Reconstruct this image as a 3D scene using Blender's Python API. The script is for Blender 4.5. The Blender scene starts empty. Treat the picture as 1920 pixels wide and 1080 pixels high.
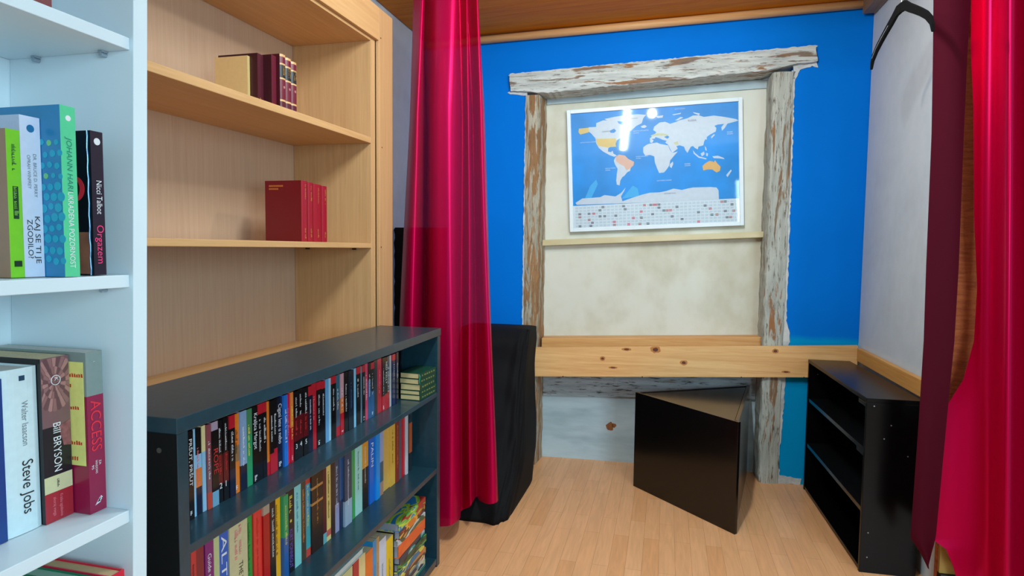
import bpy, bmesh, math, random
from mathutils import Vector, Matrix
R = random.Random(7)
SC = bpy.context.scene
COL = SC.collection
def lin(c):
    return tuple((x/12.92 if x <= .04045 else ((x+.055)/1.055)**2.4) for x in (v/255 for v in c)) + (1,)

# ------------------------------------------------------------------ camera
cd = bpy.data.cameras.new('camera'); cam = bpy.data.objects.new('camera', cd); COL.objects.link(cam)
cd.sensor_width = 36; cd.lens = 36*1160/1920; cd.clip_start = .02
right = Vector((.97010306, .24244495, .01097747)); up = Vector((-.02606348, .05910503, .99791146)); fwd = Vector((-.24128977, .96836307, -.06365693))
m = Matrix((right, up, -fwd)).transposed().to_4x4(); m.translation = Vector((0, 0, 1.4)); cam.matrix_world = m
SC.camera = cam
# ------------------------------------------------------------------ world, lights, exposure
W = bpy.data.worlds.new('world'); SC.world = W; W.use_nodes = True
W.node_tree.nodes['Background'].inputs[0].default_value = (.56, .83, 1.0, 1)
W.node_tree.nodes['Background'].inputs[1].default_value = .6
def area(name, loc, target, sx, sy, power, color):
    l = bpy.data.lights.new(name, 'AREA'); l.shape = 'RECTANGLE'; l.size = sx; l.size_y = sy; l.energy = power; l.color = color
    o = bpy.data.objects.new(name, l); COL.objects.link(o); o.location = loc
    o.rotation_euler = (Vector(target)-Vector(loc)).to_track_quat('-Z', 'Y').to_euler(); return o
area('window_daylight', (2.2, -1.1, 1.75), (-.7, 2.0, 1.1), 1.5, 1.4, 92, (.62, .87, 1))
area('ceiling_tube_lamp', (-.16, 1.45, 2.72), (.05, 3.9, .9), .05, .62, 42, (.80, .95, 1))
def bulb(name, loc, power, radius, color):
    l = bpy.data.lights.new(name, 'POINT'); l.energy = power; l.shadow_soft_size = radius; l.color = color
    o = bpy.data.objects.new(name, l); COL.objects.link(o); o.location = loc; return o
bulb('ceiling_bulb', (.02, 2.42, 2.60), 17, .035, (1, .92, .80))
vs = SC.view_settings
SC.display_settings.display_device = 'sRGB'
vs.view_transform = 'Standard'; vs.look = 'None'; vs.exposure = 0.0; vs.gamma = 1; vs.use_curve_mapping = False

# ------------------------------------------------------------------ materials
MC = {}
def nodemat(name):
    mt = bpy.data.materials.new(name); mt.use_nodes = True
    nt = mt.node_tree; return mt, nt, nt.nodes['Principled BSDF']
def plain(c, rough=.5, spec=.5, coat=0, metal=0, bump=0, bscale=60, var=.06):
    """painted / printed surface: a flat colour with slight procedural unevenness"""
    key = (tuple(c), rough, spec, coat, metal, bump, bscale, var)
    if key in MC: return MC[key]
    mt, nt, b = nodemat('surface_%d' % len(MC)); N = nt.nodes; L = nt.links
    tc = N.new('ShaderNodeTexCoord'); nz = N.new('ShaderNodeTexNoise'); nz.inputs['Scale'].default_value = bscale; nz.inputs['Detail'].default_value = 5
    L.new(tc.outputs['Object'], nz.inputs['Vector'])
    base = lin(c)
    rp = N.new('ShaderNodeValToRGB'); e = rp.color_ramp.elements
    e[0].position = .3; e[0].color = tuple(v*(1-var) for v in base[:3])+(1,); e[1].position = .7; e[1].color = tuple(min(1, v*(1+var)) for v in base[:3])+(1,)
    L.new(nz.outputs['Fac'], rp.inputs['Fac']); L.new(rp.outputs['Color'], b.inputs['Base Color'])
    b.inputs['Roughness'].default_value = rough; b.inputs['Metallic'].default_value = metal
    b.inputs['Specular IOR Level'].default_value = spec; b.inputs['Coat Weight'].default_value = coat; b.inputs['Coat Roughness'].default_value = .12
    if bump:
        bp = N.new('ShaderNodeBump'); bp.inputs['Strength'].default_value = bump; bp.inputs['Distance'].default_value = .004
        L.new(nz.outputs['Fac'], bp.inputs['Height']); L.new(bp.outputs['Normal'], b.inputs['Normal'])
    MC[key] = mt; return mt
def timber(name, c1, c2, axis='X', rough=.45, scale=1.0, bump=.12, knots=None, coat=0, streak=14):
    """wood with grain running along one axis"""
    mt, nt, b = nodemat(name); N = nt.nodes; L = nt.links
    tc = N.new('ShaderNodeTexCoord'); mp = N.new('ShaderNodeMapping'); s = {'X': (.6, streak, streak), 'Y': (streak, .6, streak), 'Z': (streak, streak, .6)}[axis]
    mp.inputs['Scale'].default_value = tuple(v*scale for v in s); L.new(tc.outputs['Object'], mp.inputs['Vector'])
    n1 = N.new('ShaderNodeTexNoise'); n1.inputs['Scale'].default_value = 2.2; n1.inputs['Detail'].default_value = 7; n1.inputs['Distortion'].default_value = 1.2
    L.new(mp.outputs[0], n1.inputs['Vector'])
    n2 = N.new('ShaderNodeTexNoise'); n2.inputs['Scale'].default_value = 14; n2.inputs['Detail'].default_value = 4; L.new(mp.outputs[0], n2.inputs['Vector'])
    mx = N.new('ShaderNodeMix'); mx.data_type = 'FLOAT'; mx.inputs[0].default_value = .35; L.new(n1.outputs['Fac'], mx.inputs[2]); L.new(n2.outputs['Fac'], mx.inputs[3])
    rp = N.new('ShaderNodeValToRGB'); e = rp.color_ramp.elements; e[0].position = .32; e[0].color = lin(c1); e[1].position = .66; e[1].color = lin(c2)
    L.new(mx.outputs[0], rp.inputs['Fac']); out = rp.outputs['Color']
    if knots:
        v = N.new('ShaderNodeTexVoronoi'); v.inputs['Scale'].default_value = knots[0]; mk = N.new('ShaderNodeMapping')
        ks = {'X': (.75, 1.6, 1.6), 'Y': (1.6, .75, 1.6), 'Z': (1.6, 1.6, .75)}[axis]; mk.inputs['Scale'].default_value = ks; mk.inputs['Location'].default_value = (.37, .11, .23)
        L.new(tc.outputs['Object'], mk.inputs['Vector']); L.new(mk.outputs[0], v.inputs['Vector'])
        kr = N.new('ShaderNodeValToRGB'); k = kr.color_ramp.elements; k[0].position = .03; k[0].color = (1, 1, 1, 1); k[1].position = knots[1]; k[1].color = (0, 0, 0, 1)
        L.new(v.outputs['Distance'], kr.inputs['Fac'])
        m2 = N.new('ShaderNodeMix'); m2.data_type = 'RGBA'; m2.inputs[7].default_value = lin(knots[2]); L.new(kr.outputs['Color'], m2.inputs[0]); L.new(out, m2.inputs[6]); out = m2.outputs[2]
    L.new(out, b.inputs['Base Color']); b.inputs['Roughness'].default_value = rough; b.inputs['Coat Weight'].default_value = coat; b.inputs['Coat Roughness'].default_value = .15; b.inputs['Specular IOR Level'].default_value = .25
    bp = N.new('ShaderNodeBump'); bp.inputs['Strength'].default_value = bump; bp.inputs['Distance'].default_value = .002; L.new(mx.outputs[0], bp.inputs['Height']); L.new(bp.outputs['Normal'], b.inputs['Normal'])
    return mt
def weathered(name, axis, paint, wood, gap, worn=.5, scale=1.0):
    """old flaking paint over bare wood: paint, bare wood and grey cracks mixed by stretched noise"""
    mt, nt, b = nodemat(name); N = nt.nodes; L = nt.links
    tc = N.new('ShaderNodeTexCoord'); mp = N.new('ShaderNodeMapping'); s = {'X': (1.2, 10, 10), 'Z': (10, 10, 1.2)}[axis]
    mp.inputs['Scale'].default_value = tuple(v*scale for v in s); L.new(tc.outputs['Object'], mp.inputs['Vector'])
    n1 = N.new('ShaderNodeTexNoise'); n1.inputs['Scale'].default_value = 2.6; n1.inputs['Detail'].default_value = 9; n1.inputs['Roughness'].default_value = .62; n1.inputs['Distortion'].default_value = .6; L.new(mp.outputs[0], n1.inputs['Vector'])
    n2 = N.new('ShaderNodeTexNoise'); n2.inputs['Scale'].default_value = 9; n2.inputs['Detail'].default_value = 8; n2.inputs['Roughness'].default_value = .7; L.new(mp.outputs[0], n2.inputs['Vector'])
    n3 = N.new('ShaderNodeTexNoise'); n3.inputs['Scale'].default_value = 1.7; n3.inputs['Detail'].default_value = 4; L.new(tc.outputs['Object'], n3.inputs['Vector'])
    r1 = N.new('ShaderNodeValToRGB'); e = r1.color_ramp.elements; e[0].position = worn-.02; e[0].color = (0, 0, 0, 1); e[1].position = worn+.03; e[1].color = (1, 1, 1, 1); L.new(n1.outputs['Fac'], r1.inputs['Fac'])
    rw = N.new('ShaderNodeValToRGB'); e = rw.color_ramp.elements; e[0].position = .38; e[0].color = lin(wood[0]); e[1].position = .6; e[1].color = lin(wood[1]); L.new(n3.outputs['Fac'], rw.inputs['Fac'])
    m1 = N.new('ShaderNodeMix'); m1.data_type = 'RGBA'; pv = N.new('ShaderNodeValToRGB'); e = pv.color_ramp.elements; e[0].position = .35; e[0].color = lin(tuple(v*.86 for v in paint)); e[1].position = .6; e[1].color = lin(paint); n4 = N.new('ShaderNodeTexNoise'); n4.inputs['Scale'].default_value = 3.5; n4.inputs['Detail'].default_value = 8; L.new(mp.outputs[0], n4.inputs['Vector']); L.new(n4.outputs['Fac'], pv.inputs['Fac']); L.new(pv.outputs['Color'], m1.inputs[6]); L.new(r1.outputs['Color'], m1.inputs[0]); L.new(rw.outputs['Color'], m1.inputs[7])
    r2 = N.new('ShaderNodeValToRGB'); e = r2.color_ramp.elements; e[0].position = .37; e[0].color = (1, 1, 1, 1); e[1].position = .45; e[1].color = (0, 0, 0, 1); L.new(n2.outputs['Fac'], r2.inputs['Fac'])
    m2 = N.new('ShaderNodeMix'); m2.data_type = 'RGBA'; m2.inputs[7].default_value = lin(gap); L.new(r2.outputs['Color'], m2.inputs[0]); L.new(m1.outputs[2], m2.inputs[6])
    L.new(m2.outputs[2], b.inputs['Base Color']); b.inputs['Roughness'].default_value = .85
    ad = N.new('ShaderNodeMath'); ad.operation = 'ADD'; L.new(n1.outputs['Fac'], ad.inputs[0]); L.new(n2.outputs['Fac'], ad.inputs[1])
    bp = N.new('ShaderNodeBump'); bp.inputs['Strength'].default_value = .7; bp.inputs['Distance'].default_value = .008; L.new(ad.outputs[0], bp.inputs['Height']); L.new(bp.outputs['Normal'], b.inputs['Normal'])
    return mt
def stained(name, c1, c2, c3, rough=.7, scale=2.0, bump=.15, axis=(1, 1, 1)):
    """patchy whitewash: three tones blended by large and small noise"""
    mt, nt, b = nodemat(name); N = nt.nodes; L = nt.links
    tc = N.new('ShaderNodeTexCoord'); mp = N.new('ShaderNodeMapping'); mp.inputs['Scale'].default_value = axis; L.new(tc.outputs['Object'], mp.inputs['Vector'])
    n1 = N.new('ShaderNodeTexNoise'); n1.inputs['Scale'].default_value = scale; n1.inputs['Detail'].default_value = 6; n1.inputs['Distortion'].default_value = .5; L.new(mp.outputs[0], n1.inputs['Vector'])
    n2 = N.new('ShaderNodeTexNoise'); n2.inputs['Scale'].default_value = scale*7; n2.inputs['Detail'].default_value = 7; L.new(mp.outputs[0], n2.inputs['Vector'])
    rp = N.new('ShaderNodeValToRGB'); e = rp.color_ramp.elements; e[0].position = .36; e[0].color = lin(c1); e[1].position = .52; e[1].color = lin(c2); x = rp.color_ramp.elements.new(.72); x.color = lin(c3)
    mx = N.new('ShaderNodeMix'); mx.data_type = 'FLOAT'; mx.inputs[0].default_value = .28; L.new(n1.outputs['Fac'], mx.inputs[2]); L.new(n2.outputs['Fac'], mx.inputs[3])
    L.new(mx.outputs[0], rp.inputs['Fac']); L.new(rp.outputs['Color'], b.inputs['Base Color']); b.inputs['Roughness'].default_value = rough
    bp = N.new('ShaderNodeBump'); bp.inputs['Strength'].default_value = bump; bp.inputs['Distance'].default_value = .006; L.new(n2.outputs['Fac'], bp.inputs['Height']); L.new(bp.outputs['Normal'], b.inputs['Normal'])
    return mt
def blue_wall_mat():
    """cobalt paint above, a lighter cerulean coat below a ragged line at chair-rail height"""
    mt, nt, b = nodemat('blue_wall_paint'); N = nt.nodes; L = nt.links
    tc = N.new('ShaderNodeTexCoord'); sp = N.new('ShaderNodeSeparateXYZ'); L.new(tc.outputs['Object'], sp.inputs[0])
    nz = N.new('ShaderNodeTexNoise'); nz.inputs['Scale'].default_value = 5; nz.inputs['Detail'].default_value = 6; L.new(tc.outputs['Object'], nz.inputs['Vector'])
    ma = N.new('ShaderNodeMath'); ma.operation = 'MULTIPLY_ADD'; ma.inputs[1].default_value = .05; L.new(nz.outputs['Fac'], ma.inputs[0]); L.new(sp.outputs['Z'], ma.inputs[2])
    rp = N.new('ShaderNodeValToRGB'); e = rp.color_ramp.elements; e[0].position = .895; e[0].color = lin((0, 148, 208)); e[1].position = .93; e[1].color = lin((0, 115, 214))
    L.new(ma.outputs[0], rp.inputs['Fac'])
    nb = N.new('ShaderNodeTexNoise'); nb.inputs['Scale'].default_value = 2.2; nb.inputs['Detail'].default_value = 3; L.new(tc.outputs['Object'], nb.inputs['Vector'])
    hs = N.new('ShaderNodeHueSaturation'); L.new(rp.outputs['Color'], hs.inputs['Color'])
    mr = N.new('ShaderNodeMapRange'); mr.inputs[3].default_value = .9; mr.inputs[4].default_value = 1.1; L.new(nb.outputs['Fac'], mr.inputs[0]); L.new(mr.outputs[0], hs.inputs['Value'])
    L.new(hs.outputs['Color'], b.inputs['Base Color']); b.inputs['Roughness'].default_value = .62; b.inputs['Specular IOR Level'].default_value = .05
    n3 = N.new('ShaderNodeTexNoise'); n3.inputs['Scale'].default_value = 70; n3.inputs['Detail'].default_value = 4; L.new(tc.outputs['Object'], n3.inputs['Vector'])
    bp = N.new('ShaderNodeBump'); bp.inputs['Strength'].default_value = .12; bp.inputs['Distance'].default_value = .003; L.new(n3.outputs['Fac'], bp.inputs['Height']); L.new(bp.outputs['Normal'], b.inputs['Normal'])
    return mt
def floor_mat():
    """three-strip beech laminate, strips running into the room"""
    mt, nt, b = nodemat('beech_laminate'); N = nt.nodes; L = nt.links
    tc = N.new('ShaderNodeTexCoord'); mp = N.new('ShaderNodeMapping'); mp.inputs['Rotation'].default_value = (0, 0, math.pi/2); L.new(tc.outputs['Object'], mp.inputs['Vector'])
    bk = N.new('ShaderNodeTexBrick'); bk.offset = .37; bk.inputs['Scale'].default_value = 1; bk.inputs['Brick Width'].default_value = .5; bk.inputs['Row Height'].default_value = .072; bk.inputs['Mortar Size'].default_value = .0006; bk.inputs['Bias'].default_value = 0
    bk.inputs['Color1'].default_value = lin((236, 176, 126)); bk.inputs['Color2'].default_value = lin((226, 162, 110)); bk.inputs['Mortar'].default_value = lin((170, 116, 76)); L.new(mp.outputs[0], bk.inputs['Vector'])
    mp2 = N.new('ShaderNodeMapping'); mp2.inputs['Scale'].default_value = (16, 1.3, 1); L.new(tc.outputs['Object'], mp2.inputs['Vector'])
    n1 = N.new('ShaderNodeTexNoise'); n1.inputs['Scale'].default_value = 2.5; n1.inputs['Detail'].default_value = 7; n1.inputs['Distortion'].default_value = 1.5; L.new(mp2.outputs[0], n1.inputs['Vector'])
    mr = N.new('ShaderNodeMapRange'); mr.inputs[1].default_value = .3; mr.inputs[2].default_value = .7; mr.inputs[3].default_value = .9; mr.inputs[4].default_value = 1.07; L.new(n1.outputs['Fac'], mr.inputs[0])
    hs = N.new('ShaderNodeHueSaturation'); L.new(bk.outputs['Color'], hs.inputs['Color']); L.new(mr.outputs[0], hs.inputs['Value'])
    L.new(hs.outputs['Color'], b.inputs['Base Color']); b.inputs['Roughness'].default_value = .34; b.inputs['Specular IOR Level'].default_value = .4
    return mt
def cloth_mat(name, c, rough=.55, sheen=.3, see=0.0, weave=500, bump=.15, satin=0):
    mt, nt, b = nodemat(name); N = nt.nodes; L = nt.links
    b.inputs['Base Color'].default_value = lin(c); b.inputs['Roughness'].default_value = rough; b.inputs['Specular IOR Level'].default_value = .2; b.inputs['Sheen Weight'].default_value = sheen; b.inputs['Sheen Tint'].default_value = lin(c); b.inputs['Metallic'].default_value = satin
    tc = N.new('ShaderNodeTexCoord'); nz = N.new('ShaderNodeTexNoise'); nz.inputs['Scale'].default_value = weave; nz.inputs['Detail'].default_value = 2; L.new(tc.outputs['Object'], nz.inputs['Vector'])
    bp = N.new('ShaderNodeBump'); bp.inputs['Strength'].default_value = bump; bp.inputs['Distance'].default_value = .001; L.new(nz.outputs['Fac'], bp.inputs['Height']); L.new(bp.outputs['Normal'], b.inputs['Normal'])
    if see:
        out = N['Material Output']; tl = N.new('ShaderNodeBsdfTranslucent'); tl.inputs['Color'].default_value = lin(c)
        m1 = N.new('ShaderNodeMixShader'); m1.inputs[0].default_value = .22; L.new(b.outputs[0], m1.inputs[1]); L.new(tl.outputs[0], m1.inputs[2])
        tp = N.new('ShaderNodeBsdfTransparent'); m2 = N.new('ShaderNodeMixShader'); m2.inputs[0].default_value = see; L.new(m1.outputs[0], m2.inputs[1]); L.new(tp.outputs[0], m2.inputs[2]); L.new(m2.outputs[0], out.inputs['Surface'])
    return mt
def glass_mat():
    mt, nt, b = nodemat('picture_glass'); N = nt.nodes; L = nt.links; out = N['Material Output']
    fr = N.new('ShaderNodeFresnel'); fr.inputs['IOR'].default_value = 1.5; tp = N.new('ShaderNodeBsdfTransparent'); gl = N.new('ShaderNodeBsdfGlossy'); gl.inputs['Roughness'].default_value = .035
    mx = N.new('ShaderNodeMixShader'); L.new(fr.outputs[0], mx.inputs[0]); L.new(tp.outputs[0], mx.inputs[1]); L.new(gl.outputs[0], mx.inputs[2]); L.new(mx.outputs[0], out.inputs['Surface'])
    return mt

# ------------------------------------------------------------------ mesh helpers
def link(name, bm, mats, parent=None, bevel=0, smooth=False):
    me = bpy.data.meshes.new(name); bm.normal_update(); bm.to_mesh(me); bm.free()
    for k in (mats if isinstance(mats, (list, tuple)) else [mats]): me.materials.append(k)
    if smooth:
        for p in me.polygons: p.use_smooth = True
    o = bpy.data.objects.new(name, me); COL.objects.link(o)
    if parent: o.parent = parent
    if bevel:
        bv = o.modifiers.new('bevel', 'BEVEL'); bv.width = bevel; bv.segments = 2; bv.limit_method = 'ANGLE'
    return o
def bx(bm, x0, x1, y0, y1, z0, z1, mi=0):
    v = [bm.verts.new((x, y, z)) for z in (z0, z1) for y in (y0, y1) for x in (x0, x1)]
    for f in ((0, 2, 3, 1), (4, 5, 7, 6), (0, 1, 5, 4), (2, 6, 7, 3), (0, 4, 6, 2), (1, 3, 7, 5)):
        bm.faces.new([v[i] for i in f]).material_index = mi
    return v
def box(name, x0, x1, y0, y1, z0, z1, mat, parent=None, bevel=.0015):
    bm = bmesh.new(); bx(bm, x0, x1, y0, y1, z0, z1); return link(name, bm, mat, parent, bevel)
def prism(bm, poly, h0, h1, axis='z', mi=0):
    """polygon (a,b) extruded from h0 to h1 along an axis"""
    def P(a, b, h): return {'z': (a, b, h), 'y': (a, h, b), 'x': (h, a, b)}[axis]
    lo = [bm.verts.new(P(a, b, h0)) for a, b in poly]; hi = [bm.verts.new(P(a, b, h1)) for a, b in poly]; n = len(poly)
    fs = [bm.faces.new(lo[::-1]), bm.faces.new(hi)] + [bm.faces.new((lo[i], lo[(i+1) % n], hi[(i+1) % n], hi[i])) for i in range(n)]
    for f in fs: f.material_index = mi
    bmesh.ops.recalc_face_normals(bm, faces=fs)
def tube(bm, pts, r, n=10, mi=0):
    pts = [Vector(p) for p in pts]; rings = []
    for i, p in enumerate(pts):
        d = (pts[min(i+1, len(pts)-1)]-pts[max(i-1, 0)]).normalized(); a = d.orthogonal().normalized() if i == 0 else (rings_a - d*rings_a.dot(d)).normalized(); rings_a = a; c = d.cross(a)
        rr = r[i] if isinstance(r, (list, tuple)) else r
        rings.append([bm.verts.new(p+(a*math.cos(t)+c*math.sin(t))*rr) for t in (2*math.pi*k/n for k in range(n))])
    for A, B in zip(rings, rings[1:]):
        for k in range(n): bm.faces.new((A[k], A[(k+1) % n], B[(k+1) % n], B[k])).material_index = mi
    bm.faces.new(rings[0][::-1]); bm.faces.new(rings[-1])
def empty(name, label, cat, loc=(0, 0, 0), rotz=0, group=None):
    o = bpy.data.objects.new(name, None); COL.objects.link(o); o.location = loc; o.rotation_euler = (0, 0, rotz); o.empty_display_size = .05
    tag(o, label, cat, group); return o
def tag(o, label, cat, group=None):
    o['label'] = label; o['category'] = cat
    if group: o['group'] = group
    return o
def struct(o): o['kind'] = 'structure'; return o
def text_mesh(s):
    cu = bpy.data.curves.new('lettering', 'FONT'); cu.body = s; cu.size = 1; cu.align_x = 'LEFT'; cu.resolution_u = 3
    ob = bpy.data.objects.new('lettering', cu); COL.objects.link(ob)
    me = bpy.data.meshes.new_from_object(ob.evaluated_get(bpy.context.evaluated_depsgraph_get())); bpy.data.objects.remove(ob); bpy.data.curves.remove(cu); return me
def writing(s, parent, mat, origin, ax, ay, length=None, height=None, shear=0):
    """real lettering: origin = start of the baseline; ax / ay = text direction and letter-up direction"""
    bpy.context.view_layer.update()
    me = text_mesh(s); xs = [v.co.x for v in me.vertices]; ys = [v.co.y for v in me.vertices]
    x0, x1, y0, y1 = min(xs), max(xs), 0 if min(ys) > -.3 else min(ys), max(ys)
    sx = (length/(x1-x0)) if length else None; sy = (height/(y1-y0)) if height else None
    sx = sx or sy; sy = sy or sx
    ax = Vector(ax); ay = Vector(ay); o = Vector(origin)
    for v in me.vertices:
        a = (v.co.x-x0)*sx + shear*v.co.y*sy; b = (v.co.y-y0)*sy; v.co = o+ax*a+ay*b
    me.materials.clear(); me.materials.append(mat)
    ob = bpy.data.objects.new('lettering', me); COL.objects.link(ob); ob.parent = parent; return ob
def scribble(parent, mat, x, yc, z0, z1, cap, name='lettering'):
    """print too small to read in the photograph: a line of short uneven strokes down a spine"""
    bm = bmesh.new(); z = z0
    while z > z1:
        w = cap*R.uniform(.25, .55)
        if z-w < z1: break
        if R.random() < .14: z -= w*1.2; continue
        c = cap*R.choice((.62, .62, .7, 1)); t = w*.34
        for (a, b, d, e) in ((0, t, 0, c), (w-t, w, 0, c*R.choice((.6, 1)))) if R.random() < .7 else ((0, w, 0, cap*.16), (0, t, 0, c)):
            q = [bm.verts.new((x, yc-cap/2+yy, z-zz)) for zz, yy in ((a, d), (b, d), (b, e), (a, e))]; bm.faces.new(q)
        z -= w*1.28
    if not bm.faces: bm.free(); return None
    return link(name, bm, mat, parent)
DOWN = (0, 0, -1); RIGHT_ = (0, 1, 0)
PAGE = plain((214, 196, 160), .9, .1, bscale=300, var=.1)
PAGEW = plain((205, 205, 200), .9, .1, bscale=300, var=.08)
WHITE = plain((235, 235, 235), .5); YEL = plain((240, 215, 60), .5); GOLD = plain((225, 175, 90), .35, .6, 0, .6); BLK = plain((18, 18, 20), .5)
def volume(name, w, h, d, bands, label, cat, loc, group=None, rotz=0, cover=None, hard=False, parts=('cover', 'pages'), pages=PAGE, gloss=.35, coat=.15, round_=.0, lean=0, spec=.5):
    """a bound volume standing with its spine to +X. bands: [(fraction of height from top, colour)] down the spine"""
    root = empty(name, label, cat, (loc[0], loc[1], loc[2]+.0005), rotz, group)
    if lean: root.rotation_euler = (lean, 0, rotz)
    t = .0022 if hard else .0008; r = min(round_, w*.3); mats = []; bm = bmesh.new()
    out = [(-d, 0), (-r, 0)] + ([(-r*.3, w*.14), (0, w*.32), (0, w*.68), (-r*.3, w*.86)] if r else [(0, 0), (0, w)][0:0]) + [(-r, w), (-d, w)]
    inn = [(-d, t), (-r-t, t)] + ([(-r*.3-t, w*.14+t*.4), (-t, w*.32), (-t, w*.68), (-r*.3-t, w*.86-t*.4)] if r else []) + [(-r-t, w-t), (-d, w-t)]
    n = len(out); zs = [h]; cols = []
    acc = 0
    for f, c in bands: acc += f; zs.append(max(0, h*(1-acc))); cols.append(c)
    zs[-1] = 0
    def mi(mt):
        if mt not in mats: mats.append(mt)
        return mats.index(mt)
    ro = [[bm.verts.new((a, b, z)) for a, b in out] for z in zs]; ri = [[bm.verts.new((a, b, z)) for a, b in inn] for z in zs]
    for k, c in enumerate(cols):
        ms = mi(plain(c, gloss, spec, coat, 0, 0, 90, .035)); mc = mi(plain(cover, gloss, spec, coat, 0, 0, 90, .035)) if cover else ms
        for i in range(n-1):
            side = i == 0 or i == n-2
            bm.faces.new((ro[k][i], ro[k+1][i], ro[k+1][i+1], ro[k][i+1])).material_index = mc if side else ms
            bm.faces.new((ri[k][i], ri[k][i+1], ri[k+1][i+1], ri[k+1][i])).material_index = mc if side else ms
        for i in (0, n-1): bm.faces.new((ro[k][i], ri[k][i], ri[k+1][i], ro[k+1][i])).material_index = mc
    for k in (0, -1):
        for i in range(n-1): bm.faces.new((ro[k][i], ro[k][i+1], ri[k][i+1], ri[k][i])).material_index = mi(plain(cover or cols[k], gloss, spec, coat, 0, 0, 90, .035))
    bmesh.ops.recalc_face_normals(bm, faces=bm.faces[:])
    c = link(parts[0], bm, mats, root)
    ins = .003 if hard else .0003
    box(parts[1], -d+ins, -r-t-.0004, t+.0002, w-t-.0002, ins, h-ins, pages, root, 0)
    return root
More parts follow.
